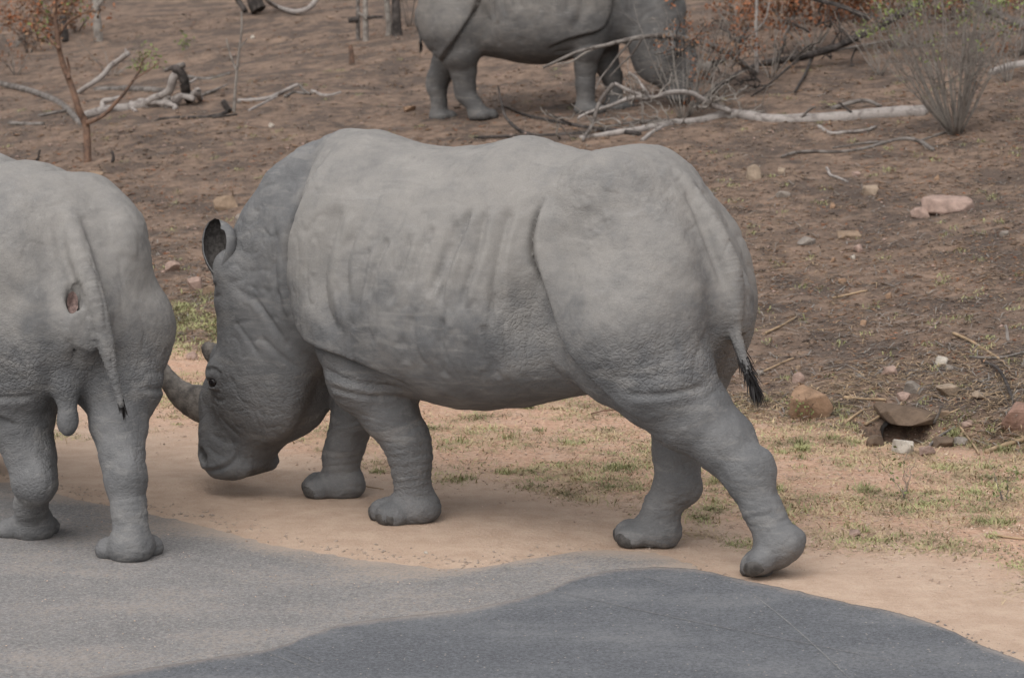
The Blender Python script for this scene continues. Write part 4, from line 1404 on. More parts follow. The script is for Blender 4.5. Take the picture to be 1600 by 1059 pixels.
wood('fallen_branch', 'bleached crooked limb slanting up behind the red stemmed sapling', 'branch', [
    ('limb', [(120, 150), (140, 133, 148), (160, 120, 146), (172, 104, 144), (182, 98, 143), (200, 85, 142)], 4, 4.5, WOOD_PALE), ('twig', [(195, 89, 142), (197, 78, 142)], 2.5, 1.5, WOOD_PALE)])
wood('fallen_branch', 'long dark grey branch sloping in from the left edge to the red sapling', 'branch', [
    ('limb', [(-30, 130), (0, 133), (50, 143), (88, 158), (108, 172), (126, 196)], 5, 5.5, WOOD_GREY), ('twig', [(60, 183), (85, 178), (110, 174)], 2.5, 2, WOOD_GREY)])
wood('stick', 'short grey stick lying flat near the left edge', 'stick', [('', [(16, 194), (40, 196), (68, 195)], 4, 3, WOOD_GREY)], 'sticks on the slope')
wood('fallen_branch', 'dark low branch running from the root end to the thin bare sapling', 'branch', [
    ('limb', [(240, 192), (255, 188), (282, 184), (332, 186), (362, 174)], 2, 4, WOOD_DARK), ('twig', [(332, 186), (352, 183), (372, 180)], 2.5, 1.5, WOOD_DARK)])
wood('stick', 'thin dark stick behind the root end of the whitish log', 'stick', [('', [(286, 122), (320, 126), (340, 122), (358, 117)], 3.4, 2.6, WOOD_GREY)], 'sticks on the slope')
wood('stick', 'thin slanting stick right of the torn root end', 'stick', [('', [(312, 151), (334, 144), (355, 135)], 2.6, 2.0, WOOD_GREY)], 'sticks on the slope')
wood('fallen_branch', 'pale broken branch bent to a low peak on the middle slope', 'branch', [
    ('limb', [(372, 158), (395, 158), (419, 156), (436, 148), (465, 133, 146)], 3.4, 3, WOOD_PALE),
    ('limb', [(466, 133, 146), (474, 141, 146), (486, 149)], 2.6, 2, WOOD_GREY), ('limb', [(388, 174), (410, 164), (432, 152)], 2, 2.6, WOOD_PALE), ('limb', [(446, 153), (458, 145), (478, 148)], 3, 2, WOOD_GREY)])
wood('stick', 'short whitish curved stick at the end of the bent branch', 'stick', [('', [(488, 145), (502, 151), (519, 151), (533, 146)], 3.2, 2.2, WOOD_PALE)], 'sticks on the slope')
wood('stub', 'small charred stub beside the foot of the red sapling', 'stub', [('', [(175, 254), (177, 246, 254), (175, 237, 254)], 3.4, 1.6, WOOD_DARK)], 'charred stubs')
wood('stub', 'leaning charred twig stub above the left rhino back', 'stub', [('', [(57, 252), (60, 244, 252), (63, 234, 252)], 2.2, 1.6, WOOD_DARK)], 'charred stubs')
wood('stub', 'brown burnt stub alone in the open middle slope', 'stub', [('', [(549, 101), (549, 88, 101), (547, 70, 101)], 5, 3, WOOD_RED)], 'charred stubs')
wood('stub', 'dark knotted stub at the foot of the thin bare sapling', 'stub', [('', [(359, 177), (355, 168, 177), (349, 159, 177)], 5, 5, WOOD_DARK)], 'charred stubs')
wood('stump', 'blackened stump standing left of the grey trunk', 'stump', [('', [(103, 66), (101, 48, 66), (98, 26, 66)], 6, 5, WOOD_DARK)])
wood('trunk_stub', 'black leaning trunk at the top edge left of the curved white branch', 'tree trunk', [
    ('trunk', [(404, 18), (399, 5, 18), (392, -30, 18)], 13, 12, WOOD_DARK), ('limb', [(384, 20), (376, 7, 20), (364, -12, 20)], 4.5, 4, WOOD_DARK)])
wood('fallen_branch', 'smooth white branch curved like a bow at the top edge', 'branch', [('', [(405, -14, 20), (418, 2, 22), (433, 13), (462, 22), (484, 14, 22), (497, -4, 20)], 3, 4.6, WOOD_PALE)])


def trunk(label, base, top, r, mat, extra=()):
    b = at(*base)
    root = empty('tree', b)
    tag(root, label, 'tree', 'bare trunks at the top edge')
    W = [b - np.array([0, 0, 0.1]), pt((base[0] * 2 + top[0]) / 3, (base[1] * 2 + top[1]) / 3, b[1]), pt(top[0], top[1], b[1] + 0.1)]
    up = W[2] + (W[2] - W[0]) / np.linalg.norm(W[2] - W[0]) * 2.2 + rng.normal(0, 0.1, 3)
    rr = r * b[1] / F_PX
    limb('trunk', W + [up], rr * 1.15, rr * 0.6, mat, root, n=10, wob=0.03, origin=b)
    for k in range(4):
        p0 = W[2] + (up - W[2]) * (0.2 + 0.22 * k)
        d = rng.normal(0, 1, 3) * np.array([1, 1, 0.3]) + np.array([0, 0, 0.6])
        d /= np.linalg.norm(d)
        limb('branch', [p0, p0 + d * 0.5, p0 + d * 0.9 + np.array([0, 0, 0.2])], rr * 0.4, rr * 0.12, mat, root, n=6, wob=0.03, origin=b)
    for pts, ra, rb, mm in extra:
        limb('branch', [pt(p[0], p[1], b[1] - 0.05) for p in pts], ra * b[1] / F_PX, rb * b[1] / F_PX, mm, root, n=7, wob=0.01, origin=b)


trunk('thin grey trunk, left of a close pair at the top edge', (561, 60), (560, -6), 3.6, WOOD_GREY, [([(560, 32), (552, 30), (545, 33)], 5, 3, WOOD_DARK)])
trunk('pale grey trunk, right of a close pair at the top edge', (574, 62), (571, -6), 4.6, TWIG, [([(572, 30), (566, 24), (560, 20)], 2.5, 1.5, TWIG), ([(574, 28), (586, 26), (598, 27)], 3, 1.5, WOOD_DARK)])
trunk('pale thin trunk touching a thick dark one', (607, 53), (606, -6), 5, TWIG)
trunk('thick dark trunk between two pale ones', (620, 54), (617, -6), 8, WOOD_DARK)
trunk('brown trunk left of the grazing rhino rump', (658, 50), (656, -6), 5, WOOD_RED)
trunk('grey trunk touching the grazing rhino rump', (671, 50), (668, -6), 6, TWIG)
trunk('pale grey trunk behind the red sapling, above the bleached limb', (157, 66), (151, -6), 7, TWIG, [([(153, 10), (164, -4), (170, -14)], 4, 2, TWIG)])
wood('sapling', 'thin bare grey sapling standing alone right of the root end', 'sapling', [
    ('stem', [(366, 178), (368, 140, 178), (373, 90, 178), (379, 46, 178), (378, 20, 178)], 2.6, 1.3, TWIG), ('twig', [(370, 110, 178), (358, 84, 178), (355, 62, 178)], 1.6, 0.9, TWIG), ('twig', [(374, 80, 178), (386, 60, 178)], 1.5, 0.8, TWIG)])

# the sapling with red brown bark
b = at(137, 252)
sp = empty('sapling', b)
tag(sp, 'crooked red brown sapling with rusty and green leaves on the left slope', 'sapling')
for nm, pts, ra, rb in [('trunk', [(138, 254), (136, 215), (134, 190), (122, 170), (110, 130), (97, 95), (88, 62), (85, 25), (84, -20)], 6.6, 3.0), ('branch', [(134, 192), (162, 181), (180, 162), (198, 140), (218, 108)], 4, 1.6),
                        ('branch', [(106, 124), (110, 108), (104, 90)], 3, 1.5), ('branch', [(92, 76), (70, 50), (48, 35), (30, 30)], 3, 1.2), ('branch', [(88, 60), (104, 36), (128, 22), (150, 18)], 2.5, 1), ('branch', [(86, 30), (62, 12), (40, -6)], 2.5, 1), ('branch', [(85, 15), (105, -2), (120, -20)], 2.5, 1),
                        ('branch', [(218, 108), (224, 92), (236, 80)], 1.6, 0.8), ('branch', [(205, 128), (230, 112), (250, 98)], 1.5, 0.8)]:
    limb(nm, [pt(p[0], p[1], b[1] + rng.normal(0, 0.03)) for p in pts], ra * b[1] / F_PX, rb * b[1] / F_PX, WOOD_RED, sp, wob=0.012, origin=b)
for lm, n_, spots in [(LEAF_O, 150, [(30, 30), (48, 33), (5, 26), (20, 22), (60, 12), (140, 24), (40, -4), (70, 48), (180, 18), (95, 8)]), (LEAF_G, 100, [(68, 18), (128, 22), (60, 40), (75, 62), (218, 102), (236, 80), (245, 96), (120, -5), (66, 30), (112, 8)]), (LEAF_B, 150, [(50, 38), (78, 28), (30, 12), (95, 45), (150, 18), (65, 55), (85, 5), (10, 40)])]:
    C_ = np.array([pt(*spots[i % len(spots)], b[1] + rng.normal(0, 0.12)) for i in range(n_)]) - b + rng.normal(0, 0.045, (n_, 3))
    V, F4 = leaf_data(C_, 0.05, seed=n_)
    mesh_obj('foliage', V, F4, lm, sp, smooth=False)['kind'] = 'stuff'

GS = 'shrubs on the slope'

shrub('shrub', 'bushy grey many stemmed shrub with green tips right of the fallen trunk', (1494, 210), 64, 1.45, 0.80, TWIG, [LEAF_G, LEAF_G, LEAF_G], 1000, 0.036, 0.0075, GS, (-0.06, 0), 0.93, 9)
shrub('shrub', 'rusty leaved shrub standing before the grazing rhino face', (1128, 152), 6, 1.25, 0.75, TWIG, [LEAF_O, LEAF_O, LEAF_B], 700, 0.038, 0.005, GS, (-0.40, 0), 0.25, 8)
shrub('shrub', 'bare twiggy bush tangled over the pale branches below the grazing rhino head', (1068, 184), 24, 1.10, 0.75, TWIG, [LEAF_O, LEAF_B], 420, 0.034, 0.0055, GS, (-0.02, 0), 0.3, 9)
shrub('shrub', 'rusty thicket behind the dark leaning tree', (1270, 84), 12, 1.5, 1.1, TWIG, [LEAF_O, LEAF_B, LEAF_O], 4500, 0.055, 0.008, GS, (0, 0), 0.3, 5)
shrub('shrub', 'sparse rusty shrub behind the green tipped shrub', (1400, 78), 10, 1.3, 1.0, TWIG, [LEAF_O, LEAF_B], 3000, 0.055, 0.008, GS, (0, 0), 0.3, 5)
shrub('shrub', 'tangled brown shrub at the top right corner', (1590, 88), 14, 1.4, 1.0, TWIG, [LEAF_B, LEAF_B, LEAF_O], 3000, 0.05, 0.009, GS, (0, 0), 0.5, 5)
shrub('shrub', 'low rusty shrub in the top left corner', (20, 76), 10, 1.0, 0.7, TWIG, [LEAF_O, LEAF_B], 900, 0.05, 0.008, GS, (0, 0), 0.3, 4)
shrub('shrub', 'dry leafy scrub behind the top of the red sapling', (120, 50), 10, 1.0, 0.8, TWIG, [LEAF_O, LEAF_B, LEAF_B], 800, 0.05, 0.008, GS, (0, 0), 0.2, 4)
shrub('shrub', 'thin dry scrub with few leaves at the left edge beside the grey branch', (25, 118), 7, 0.55, 0.5, TWIG, [LEAF_B, LEAF_O], 160, 0.04, 0.006, GS, (0, 0), 0.3, 5)
shrub('shrub', 'leafless grey scrub around the bleached limb', (175, 118), 9, 0.5, 0.6, TWIG, [LEAF_B], 60, 0.04, 0.005, GS, (0, 0), 0.3, 6)
shrub('shrub', 'dark brown low shrub between the blackened stump and the left edge', (45, 84), 9, 0.6, 0.4, WOOD_DARK, [LEAF_B, LEAF_B], 260, 0.05, 0.007, GS, (0, 0), 0.2, 4)
shrub('shrub', 'distant rusty thicket above the leaning tree at the top edge', (1330, 36), 12, 1.3, 1.2, TWIG, [LEAF_O, LEAF_B], 4500, 0.06, 0.008, GS, (0, 0), 0.2, 5)
shrub('shrub', 'distant brown thicket above the grey leaning trunk', (1500, 30), 12, 1.3, 1.2, TWIG, [LEAF_B, LEAF_O], 3500, 0.06, 0.008, GS, (0, 0), 0.2, 5)
shrub('shrub', 'rusty thicket right behind the grazing rhino head', (1150, 48), 10, 1.3, 1.0, TWIG, [LEAF_O, LEAF_B], 2400, 0.05, 0.008, GS, (0, 0), 0.2, 5)
shrub('shrub', 'bare brown scrub around the foot of the pale dead sapling', (1205, 122), 9, 0.75, 0.7, TWIG, [LEAF_B, LEAF_O], 160, 0.04, 0.006, GS, (0, 0), 0.3, 7)
shrub('shrub', 'bare twiggy scrub left of the green tipped shrub', (1375, 118), 10, 0.8, 0.7, TWIG, [LEAF_B], 120, 0.04, 0.006, GS, (0, 0), 0.3, 7)
shrub('shrub', 'bare twiggy scrub behind the short pale log', (1575, 128), 12, 0.9, 0.6, TWIG, [LEAF_B, LEAF_O], 160, 0.04, 0.006, GS, (0, 0), 0.3, 8)
shrub('shrub', 'rusty bush hiding the foot of the blackened stump', (85, 62), 9, 0.8, 0.8, TWIG, [LEAF_O, LEAF_B], 700, 0.05, 0.006, GS, (0, 0), 0.2, 5)
shrub('shrub', 'twiggy brown shrub between the bare trunks at the top', (640, 42), 8, 1.3, 0.8, TWIG, [LEAF_B, LEAF_O], 220, 0.04, 0.007, GS, (0, 0), 0.3, 5)
shrub('shrub', 'small green sprouting plant beside the gnarled log', (222, 112), 5, 0.22, 0.25, WOOD_RED, [LEAF_G], 70, 0.06, 0.005, GS, (0, 0), 0.2, 2, cat='plant')
shrub('shrub', 'single bright green sprig on the open slope above the whitish log', (290, 80), 3, 0.22, 0.05, TWIG, [LEAF_G], 34, 0.055, 0.004, GS, (0.2, 0), 0.3, 1, cat='plant')
for q, (bx_, by_, hh, lb) in enumerate([(1256, 662, 0.22, 'low leafy weed at the foot of the bank left of the burrow'), (1030 + 380, 778, 0.17, 'small upright weed in the grassy verge at the right'), (1572, 782, 0.14, 'green weed tuft near the right edge of the verge'), (1582, 640, 0.30, 'dry twiggy weed behind the red stone')]):
    shrub('weed', lb, (bx_, by_), 5, hh, 0.10, TWIG if q else WOOD_RED, [LEAF_G if q != 3 else LEAF_B], 46 if q != 3 else 8, 0.022, 0.0025, 'weeds on the verge', (0, 0), 0.15, 2, cat='weed')

# ------------------------------------------------------------------ stones, burrow, sticks of the bank
import bmesh


def stone(px, py, w, h, col, label, cat='stone', group='stones on the slope and verge', sink=0.42, depth=0.8, n=16, seed=None):
    p = at(px, py + h * 0.35)
    W = w * p[1] / F_PX
    Hh = h * p[1] / F_PX * 1.15
    g = np.random.default_rng(int(px * 31 + py * 17) if seed is None else seed)
    u = g.normal(0, 1, (n, 3))
    u /= np.linalg.norm(u, axis=1)[:, None]
    u = np.sign(u) * np.abs(u) ** 0.75
    u /= np.abs(u).max(0)[None]
    bm = bmesh.new()
    for q in u:
        bm.verts.new((q[0] * W / 2, q[1] * W * depth / 2, q[2] * Hh / 2 / (1 - sink * 0.5)))
    bmesh.ops.convex_hull(bm, input=bm.verts[:])
    loose = [v for v in bm.verts if not v.link_faces]
    bmesh.ops.delete(bm, geom=loose, context='VERTS')
    bmesh.ops.bevel(bm, geom=bm.edges[:], offset=min(W, Hh) * 0.07, segments=2, affect='EDGES', profile=0.6)
    me = bpy.data.meshes.new('stone')
    bm.to_mesh(me)
    bm.free()
    co = np.zeros(len(me.vertices) * 3, np.float32)
    me.vertices.foreach_get('co', co)
    co = co.reshape(-1, 3)
    co += 0.05 * min(W, Hh) * np.stack([vnoise(co + k * 7 + px, 2.2 / max(W, 0.02), 81) for k in range(3)], -1)
    me.vertices.foreach_set('co', co.ravel())
    me.materials.append(ST[col])
    o = bpy.data.objects.new('stone', me)
    COL.objects.link(o)
    o.location = (p[0], p[1], p[2] + Hh / 2 * (1 - sink))
    o.rotation_euler = (0, 0, g.uniform(-0.3, 0.3))
    return tag(o, label, cat, group)


for s_ in [
    (1480, 322, 84, 23, 'pink', 'largest flat pink stone on the open slope, right of the rhino rump', 'stone', 'stones on the slope and verge', 0.4, 0.8, 26), (1440, 333, 36, 15, 'pink', 'low pale pink stone touching the left of the largest flat one'),
    (1178, 272, 26, 23, 'cream', 'rounded cream stone on the slope just above the walking rhino rump'), (1360, 298, 26, 15, 'cream', 'small cream stone on the slope below the hooked stick'),
    (1222, 268, 14, 9, 'cream', 'tiny cream stone right of the rounded cream stone'), (1224, 304, 26, 9, 'grey', 'flat dull stone below the rounded cream stone'), (1300, 322, 12, 8, 'orange', 'tiny orange stone halfway between hip and largest pink stone'),
    (1338, 273, 15, 8, 'pink', 'tiny pink stone beside the hooked whitish stick'), (1462, 278, 12, 8, 'orange', 'tiny orange stone above the largest flat pink stone'),
    (355, 319, 44, 19, 'tan', 'flat tan stone slab behind the rhino neck'), (387, 344, 40, 19, 'grey', 'smooth greyish stone touching the rhino nape'), (410, 333, 22, 24, 'red', 'red stone half hidden behind the rhino nape'),
    (270, 418, 25, 15, 'pink', 'pale pink stone alone between the two rhinos'), (305, 445, 26, 20, 'pink', 'rounded pink stone left of the rhino brow'), (326, 453, 19, 12, 'tan', 'small tan stone touching the rounded pink one'),
    (1390, 580, 29, 15, 'pink', 'blocky pale pink stone on the bank above the burrow'), (1268, 632, 74, 46, 'orange', 'big orange boulder sunk in the foot of the bank', 'stone', 'stones on the slope and verge', 0.5), (1248, 591, 22, 14, 'pink', 'small pink stone on top side of the big orange boulder'),
    (1592, 652, 62, 38, 'red', 'dark red stone cut by the right edge beside the bank'), (1480, 612, 42, 18, 'cream', 'long cream stone on the littered bank'), (1530, 618, 24, 13, 'cream', 'small cream stone right of the long cream stone'),
    (1409, 700, 38, 19, 'white', 'white stone at the mouth of the burrow'), (1450, 706, 34, 14, 'pink', 'low pink stone beside the white stone of the burrow'), (1470, 565, 24, 12, 'white', 'small white stone high on the littered bank'),
    (1484, 575, 15, 9, 'grey', 'tiny grey stone beside the small white stone'), (1510, 662, 20, 11, 'pink', 'small pink stone right of the burrow roof'), (1428, 606, 34, 18, 'grey', 'grey stone between the blocky pink and long cream stones'),
    (1412, 620, 22, 12, 'pink', 'small pink stone below the grey bank stone'), (640, 171, 24, 9, 'orange', 'orange flat stone left of the grazing rhino hind foot'), (150, 272, 26, 8, 'tan', 'flat tan stone below the red sapling'),
    (395, 59, 9, 7, 'white', 'small white stone high on the open slope'), (1340, 389, 17, 11, 'pink', 'small pink stone midway up the bare slope'), (1300, 406, 12, 8, 'orange', 'tiny orange stone below the small pink slope stone'),
    (1333, 402, 10, 7, 'white', 'tiny white stone beside the tiny orange one'), (1316, 439, 16, 8, 'orange', 'small orange stone low on the bare slope'), (1389, 463, 13, 8, 'orange', 'orange chip of stone on the dark burnt patch'),
    (1350, 505, 13, 8, 'orange', 'orange chip of stone above the blocky pink stone'), (1260, 377, 30, 11, 'grey', 'flat grey stone right of the walking rhino rump'), (1325, 367, 42, 12, 'tan', 'low tan stone half buried on the mid slope'),
    (1570, 366, 18, 9, 'grey', 'small grey stone near the right edge of the slope'), (1335, 833, 20, 10, 'pink', 'pink stone on the verge behind the hind foot'), (1362, 838, 17, 9, 'tan', 'tan stone next to the pink verge stone'),
    (976, 957, 12, 7, 'pink', 'pink pebble lying on the dark asphalt patch'), (1172, 911, 8, 5, 'white', 'white pebble on the edge of the asphalt patch'), (666, 863, 8, 5, 'white', 'white pebble on sand before the front foot'),
    (300, 557, 20, 12, 'pink', 'small pink stone in the grass behind the horn'), (1475, 645, 24, 11, 'tan', 'tan stone half buried above the burrow'), (425, 196, 11, 7, 'white', 'small pale stone below the bent branch'),
    (1188, 583, 16, 8, 'grey', 'small grey stone by the tail tuft'), (1248, 575, 12, 7, 'tan', 'tiny tan stone above the orange boulder'), (1500, 690, 26, 11, 'grey', 'flat grey stone right of the low pink burrow stone')]:
    stone(*s_)

# burrow: a scorched hollow running back under a slab
bp = at(1420, 690)
V, Fq, m1, m2 = [], [], 20, 9
for j in range(m2):
    w = j / (m2 - 1)
    for i in range(m1):
        a = 2 * math.pi * i / m1
        k = math.cos(w * math.pi / 2) ** 0.5 if j < m2 - 1 else 0.02
        V.append((math.cos(a) * 0.15 * k, w * 0.40, 0.045 + math.sin(a) * 0.085 * k + 0.03 * w))
V = np.array(V)
V += 0.014 * np.stack([vnoise(V, 16, 90 + k) for k in range(3)], -1)
for j in range(m2 - 1):
    for i in range(m1):
        Fq.append((j * m1 + i, j * m1 + (i + 1) % m1, (j + 1) * m1 + (i + 1) % m1, (j + 1) * m1 + i))
bur = mesh_obj('burrow', V, Fq, CHAR)
bur.location = bp
tag(bur, 'dark animal burrow under an overhanging rock in the bank', 'burrow')
stone(1418, 660, 92, 30, 'brown', 'rough brown rock overhanging the dark burrow', sink=-0.28, depth=1.8, n=30).location.y += 0.08
stone(1366, 690, 34, 16, 'brown', 'low brown clod left of the burrow mouth', sink=0.55, depth=1.2)
stone(1472, 690, 40, 16, 'brown', 'low brown clod right of the burrow mouth', sink=0.55, depth=1.2)

BK = 'sticks on the roadside bank'
for pts, ra, rb, mat, lb in [
    ([(1196, 524), (1222, 510), (1246, 496)], 2.2, 1.4, STRAWM, 'straight straw stick on the slope right of the tail'), ([(1188, 585), (1214, 573), (1240, 562)], 1.8, 1.2, STRAWM, 'thin straw stick right of the tail tuft'),
    ([(1318, 622), (1350, 626), (1384, 628)], 2.6, 1.8, STRAWM, 'level straw stick right of the big orange boulder'), ([(1352, 666), (1380, 650), (1412, 634)], 2.4, 1.6, STRAWM, 'slanting straw stick left of the burrow roof'),
    ([(1320, 664), (1336, 652), (1350, 642)], 2.4, 1.6, STRAWM, 'short straw stick below the level one'), ([(1541, 708), (1566, 699), (1600, 690), (1625, 684)], 4.5, 3.5, STRAWM, 'broad pale split stick at the right end of the verge'),
    ([(1490, 522), (1520, 536), (1560, 562)], 2.6, 2, STRAWM, 'pale stick pointing down to the red stone'), ([(1535, 566), (1560, 574, 584), (1574, 600, 612), (1586, 638)], 2.2, 3, WOOD_DARK, 'dark twig arching down onto the red stone'),
    ([(1452, 700), (1472, 682), (1492, 668)], 2.4, 1.8, WOOD_GREY, 'grey stick leaning beside the burrow'), ([(1458, 664), (1466, 648, 664), (1470, 636, 664)], 2.6, 1.5, WOOD_GREY, 'short grey stick curving up above the burrow'),
    ([(1515, 560), (1560, 562), (1600, 552), (1630, 548)], 2.2, 1.6, WOOD_GREY, 'thin grey stick reaching the right edge above the red stone'), ([(1576, 536), (1573, 522, 536), (1572, 508, 536)], 3, 2, WOOD_PALE, 'upright pale stick stub near the right edge'),
    ([(1500, 668), (1516, 690), (1530, 712)], 2, 1.6, STRAWM, 'pale stick sloping down onto the verge'), ([(1300, 468), (1330, 462), (1355, 456)], 1.8, 1.2, STRAWM, 'thin straw on the mid slope below the low tan stone'),
    ([(1440, 660), (1470, 652), (1500, 640)], 1.8, 1.3, STRAWM, 'thin straw stick lying above the burrow'), ([(1545, 838), (1580, 842), (1610, 846)], 2, 1.5, STRAWM, 'yellow straw stick lying in the verge grass'),
    ([(560, 762), (600, 766)], 1.2, 0.8, STRAWM, 'short straw between the two front feet'), ([(1010, 650), (985, 640, 652), (950, 643), (925, 650)], 1.6, 1.2, WOOD_RED, 'small reddish curved twig under the belly')]:
    wood('stick', lb, 'stick', [('', pts, ra, rb, mat)], BK, wob=0.006)

# ------------------------------------------------------------------ what nobody could count
def in_view(n, y0, y1, power=2.0, margin=1.35, seed=0):
    n = int(n * 1.2)
    g = np.random.default_rng(seed)
    u = g.random(n)
    k = power - 1
    y = (y0 ** -k + u * (y1 ** -k - y0 ** -k)) ** (-1 / k)
    x = (g.random(n) * 2 - 1) * 800 / F_PX * y * margin
    return x, y, g


def bits(name, mat, x, y, size, flat, g, thick=True):
    """small angular pieces lying about, all of one mesh"""
    n = len(x)
    base = np.array([(1, 0, 0), (0, 1, 0), (-1, 0, 0), (0, -1, 0), (0, 0, 1), (0, 0, -0.6)], float)
    tri = np.array([(0, 1, 4), (1, 2, 4), (2, 3, 4), (3, 0, 4), (1, 0, 5), (2, 1, 5), (3, 2, 5), (0, 3, 5)])
    a = g.random(n) * 2 * math.pi
    s = size[:, None] * g.uniform(0.6, 1.4, (n, 3)) * np.array([1, 1, flat])
    L = base[None] * s[:, None] * g.uniform(0.6, 1.25, (n, 6, 1))
    c, sn = np.cos(a)[:, None], np.sin(a)[:, None]
    tilt = g.normal(0, 0.25, (n, 1))
    X = L[..., 0] * c - L[..., 1] * sn
    Y = L[..., 0] * sn + L[..., 1] * c
    Z = L[..., 2] + X * tilt
    z = height(x, y)
    V = np.stack([X + x[:, None], Y + y[:, None], Z + z[:, None] + s[:, 2:3] * 0.3], -1).reshape(-1, 3)
    Fq = (tri[None] + 6 * np.arange(n)[:, None, None]).reshape(-1, 3)
    return tag(mesh_obj(name, V, Fq, mat, smooth=False), kind='stuff')


def blades(name, mat, x, y, length, lie, g, width=0.003, lift=0.0):
    n = len(x)
    a = g.random(n) * 2 * math.pi
    e = np.abs(g.normal(lie, 0.3 if lie > 0.15 else 0.07, n))
    d = np.stack([np.cos(a) * np.cos(e), np.sin(a) * np.cos(e), np.sin(e)], -1)
    s = np.stack([-np.sin(a), np.cos(a), a * 0], -1) * width * g.uniform(0.6, 1.4, (n, 1))
    p = np.stack([x, y, height(x, y) + lift], -1)
    l = length[:, None]
    mid = p + d * l * 0.55
    tip = p + d * l + np.stack([a * 0, a * 0, -0.18 * length], -1)
    V = np.stack([p - s, p + s, mid + s * 0.8, mid - s * 0.8, tip], 1).reshape(-1, 3)
    i = 5 * np.arange(n)[:, None]
    Fq = np.concatenate([np.concatenate([i, i + 1, i + 2], 1), np.concatenate([i, i + 2, i + 3], 1), np.concatenate([i + 3, i + 2, i + 4], 1)])
    return tag(mesh_obj(name, V, Fq, mat, smooth=False), kind='stuff')


def P3(x, y):
    return np.stack([x, y, x * 0], -1)


for nm, mat, n, smin, smax, flat, sd_ in [('soil_crumbs', CLOD, 36000, 0.003, 0.020, 0.55, 1), ('charred_bits', CHAR, 3000, 0.003, 0.016, 0.3, 2), ('pale_chips', ST['tan'], 9000, 0.004, 0.016, 0.5, 3), ('rusty_leaf_litter', LEAF_O, 9000, 0.008, 0.022, 0.16, 4), ('brown_leaf_litter', LEAF_B, 26000, 0.007, 0.030, 0.16, 5), ('pink_chips', ST['pink'], 3000, 0.006, 0.02, 0.5, 6)]:
    x, y, g = in_view(n * 2, 11.5, 40, 2.3, seed=sd_)
    v = vcoord(x, y)
    k = (v > 3.7 + 0.4 * vnoise(P3(x, y), 0.9, 95)) & (vnoise(P3(x, y), 1.1, 96 + sd_) + g.normal(0, 0.3, len(x)) > -0.1)
    x, y = x[k][:int(n * 1.2)], y[k][:int(n * 1.2)]
    size = smin + (smax - smin) * g.random(len(x)) ** 3
    bits(nm, mat, x, y, size * np.clip(y / 16, 0.8, 1.6), flat, g)
x, y, g = in_view(40000, 9.0, 19, 2.5, seed=11)
v = vcoord(x, y)
k = (v > 0.7 + g.random(len(x)) * 0.9) & (v < 4.3)
bits('verge_gravel', GRAVELM, x[k], y[k], 0.0025 + 0.008 * g.random(k.sum()) ** 3, 0.6, g)
x, y, g = in_view(5000, 9.0, 19, 2.5, seed=12)
v = vcoord(x, y)
k = (v > 0.9 + g.random(len(x)) * 0.9) & (v < 4.6)
bits('brown_grit', CLOD, x[k], y[k], 0.002 + 0.007 * g.random(k.sum()) ** 3, 0.4, g)
x, y, g = in_view(1500, 8.0, 13, 2.0, seed=13)
v = vcoord(x, y)
k = (v < 0.6)
bits('road_grit', GRAVELM, x[k], y[k], 0.002 + 0.0035 * g.random(k.sum()) ** 2, 0.6, g).location.z = 0.012

# grass in patches over the verge: many small uneven tufts with thin growth between them
for nm, mat, n, per, sd_, ln, lie, sp in [('green_grass', GRASS_G, 3600, 30, 21, 0.026, 0.45, 0.050), ('green_tufts', GRASS_G, 380, 50, 23, 0.042, 0.75, 0.030), ('dry_grass', GRASS_D, 5200, 22, 22, 0.036, 0.22, 0.060)]:
    x, y, g = in_view(n * 2, 9.3, 19, 2.3, seed=sd_)
    v = vcoord(x, y)
    q = P3(x, y)
    dens = 0.6 * vnoise(q, 1.5, 97) + 0.5 * vnoise(q, 4.5, 98) + 0.22 * sstep(1.3, 3.4, v) - 0.12
    k = (v > 1.05 + 0.6 * vnoise(q, 1.3, 94)) & (v < 4.1 + 0.3 * vnoise(q, 1.1, 93)) & (dens + g.normal(0, 0.22, len(x)) > (0.05 if mat is GRASS_G else -0.1))
    x, y = x[k][:int(n * 1.2)], y[k][:int(n * 1.2)]
    cnt = (per * g.gamma(1.2, 0.8, len(x))).astype(int) + 2
    idx = np.repeat(np.arange(len(x)), cnt)
    rad = sp * g.uniform(0.4, 1.5, len(x))[idx]
    blades(nm, mat, x[idx] + g.normal(0, 1, len(idx)) * rad, y[idx] + g.normal(0, 1.2, len(idx)) * rad, ln * g.uniform(0.5, 1.5, len(idx)) * g.uniform(0.6, 1.3, len(x))[idx], lie, g, 0.0022)
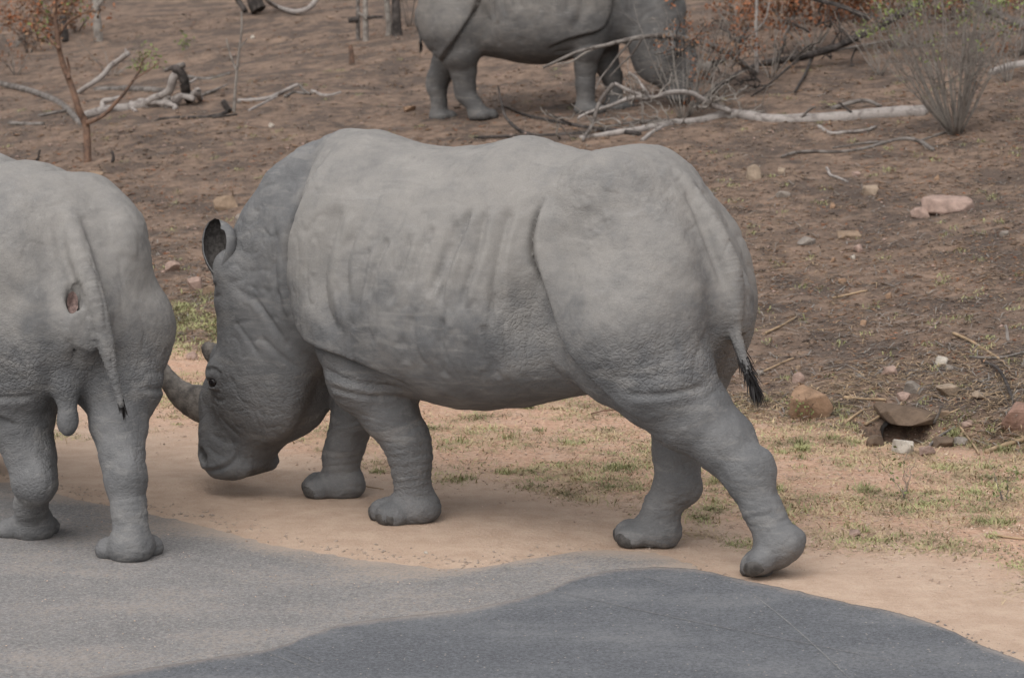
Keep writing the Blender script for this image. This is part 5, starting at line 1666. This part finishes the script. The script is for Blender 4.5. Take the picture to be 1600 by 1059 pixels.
# the greener clump between the two rhinos, and scattered tufts on the slope
c0 = at(300, 525)
c1 = at(305, 480)
n = 7000
g = np.random.default_rng(31)
w = g.random(n) < 0.72
x = np.where(w, c0[0] + g.normal(0, 0.22, n), c1[0] + g.normal(0, 0.13, n))
y = np.where(w, c0[1] + g.normal(0, 0.40, n), c1[1] + g.normal(0, 0.22, n))
k = vnoise(P3(x, y), 5, 77) + 0.6 * vnoise(P3(x, y), 16, 78) + g.normal(0, 0.35, n) > 0.0
blades('green_grass', GRASS_G, x[k], y[k], 0.045 * g.uniform(0.4, 1.4, k.sum()), 0.6, g, 0.003)
x0, y0, g = in_view(600, 12, 32, 2.0, seed=33)
k = vcoord(x0, y0) > 4.2
x0, y0 = x0[k], y0[k]
sel = g.integers(0, len(x0), 9000)
blades('grass_tufts', GRASS_G, x0[sel] + g.normal(0, 0.03, 9000), y0[sel] + g.normal(0, 0.045, 9000), 0.032 * g.uniform(0.5, 1.4, 9000), 0.7, g, 0.003)
# straw and twigs strewn over the bank and the slope
x, y, g = in_view(110000, 11.5, 34, 2.2, seed=41)
v = vcoord(x, y)
q = P3(x, y)
wt_ = np.exp(-((v - 4.3) / 0.7) ** 2) * (0.4 + sstep(0.5, 2.0, x)) + 0.16
k = (v > 3.75) & (g.random(len(x)) < wt_) & (vnoise(q, 2.1, 92) + g.normal(0, .3, len(x)) > 0)
blades('strewn_straw', STRAWM, x[k], y[k], 0.11 * g.uniform(0.3, 1.5, k.sum()), 0.06, g, 0.0035, 0.008)
x, y, g = in_view(40000, 11.5, 36, 2.2, seed=42)
v = vcoord(x, y)
k = (v > 3.8) & (g.random(len(x)) < 0.35)
blades('strewn_twigs', TWIG, x[k], y[k], 0.16 * g.uniform(0.3, 1.6, k.sum()), 0.10, g, 0.004, 0.008)

g = np.random.default_rng(51)
E2 = np.array(chaikin(new_edge, 1))
E1 = np.array(chaikin(old_edge, 2))
for nm, E_, mat, n, sd_ in [('asphalt_crumbs', E2, PATCHM, 1500, 0.035), ('worn_crumbs', E1, ASPH, 1800, 0.07)]:
    k = (np.abs(E_[:, 0]) < 4) & (E_[:, 1] < 16)
    E_ = E_[k]
    i = g.integers(0, len(E_) - 1, n)
    t = g.random((n, 1))
    p = E_[i] * (1 - t) + E_[i + 1] * t + g.normal(0, sd_, (n, 2))
    bits(nm, mat, p[:, 0], p[:, 1], 0.002 + 0.009 * g.random(n) ** 3, 0.6, g)
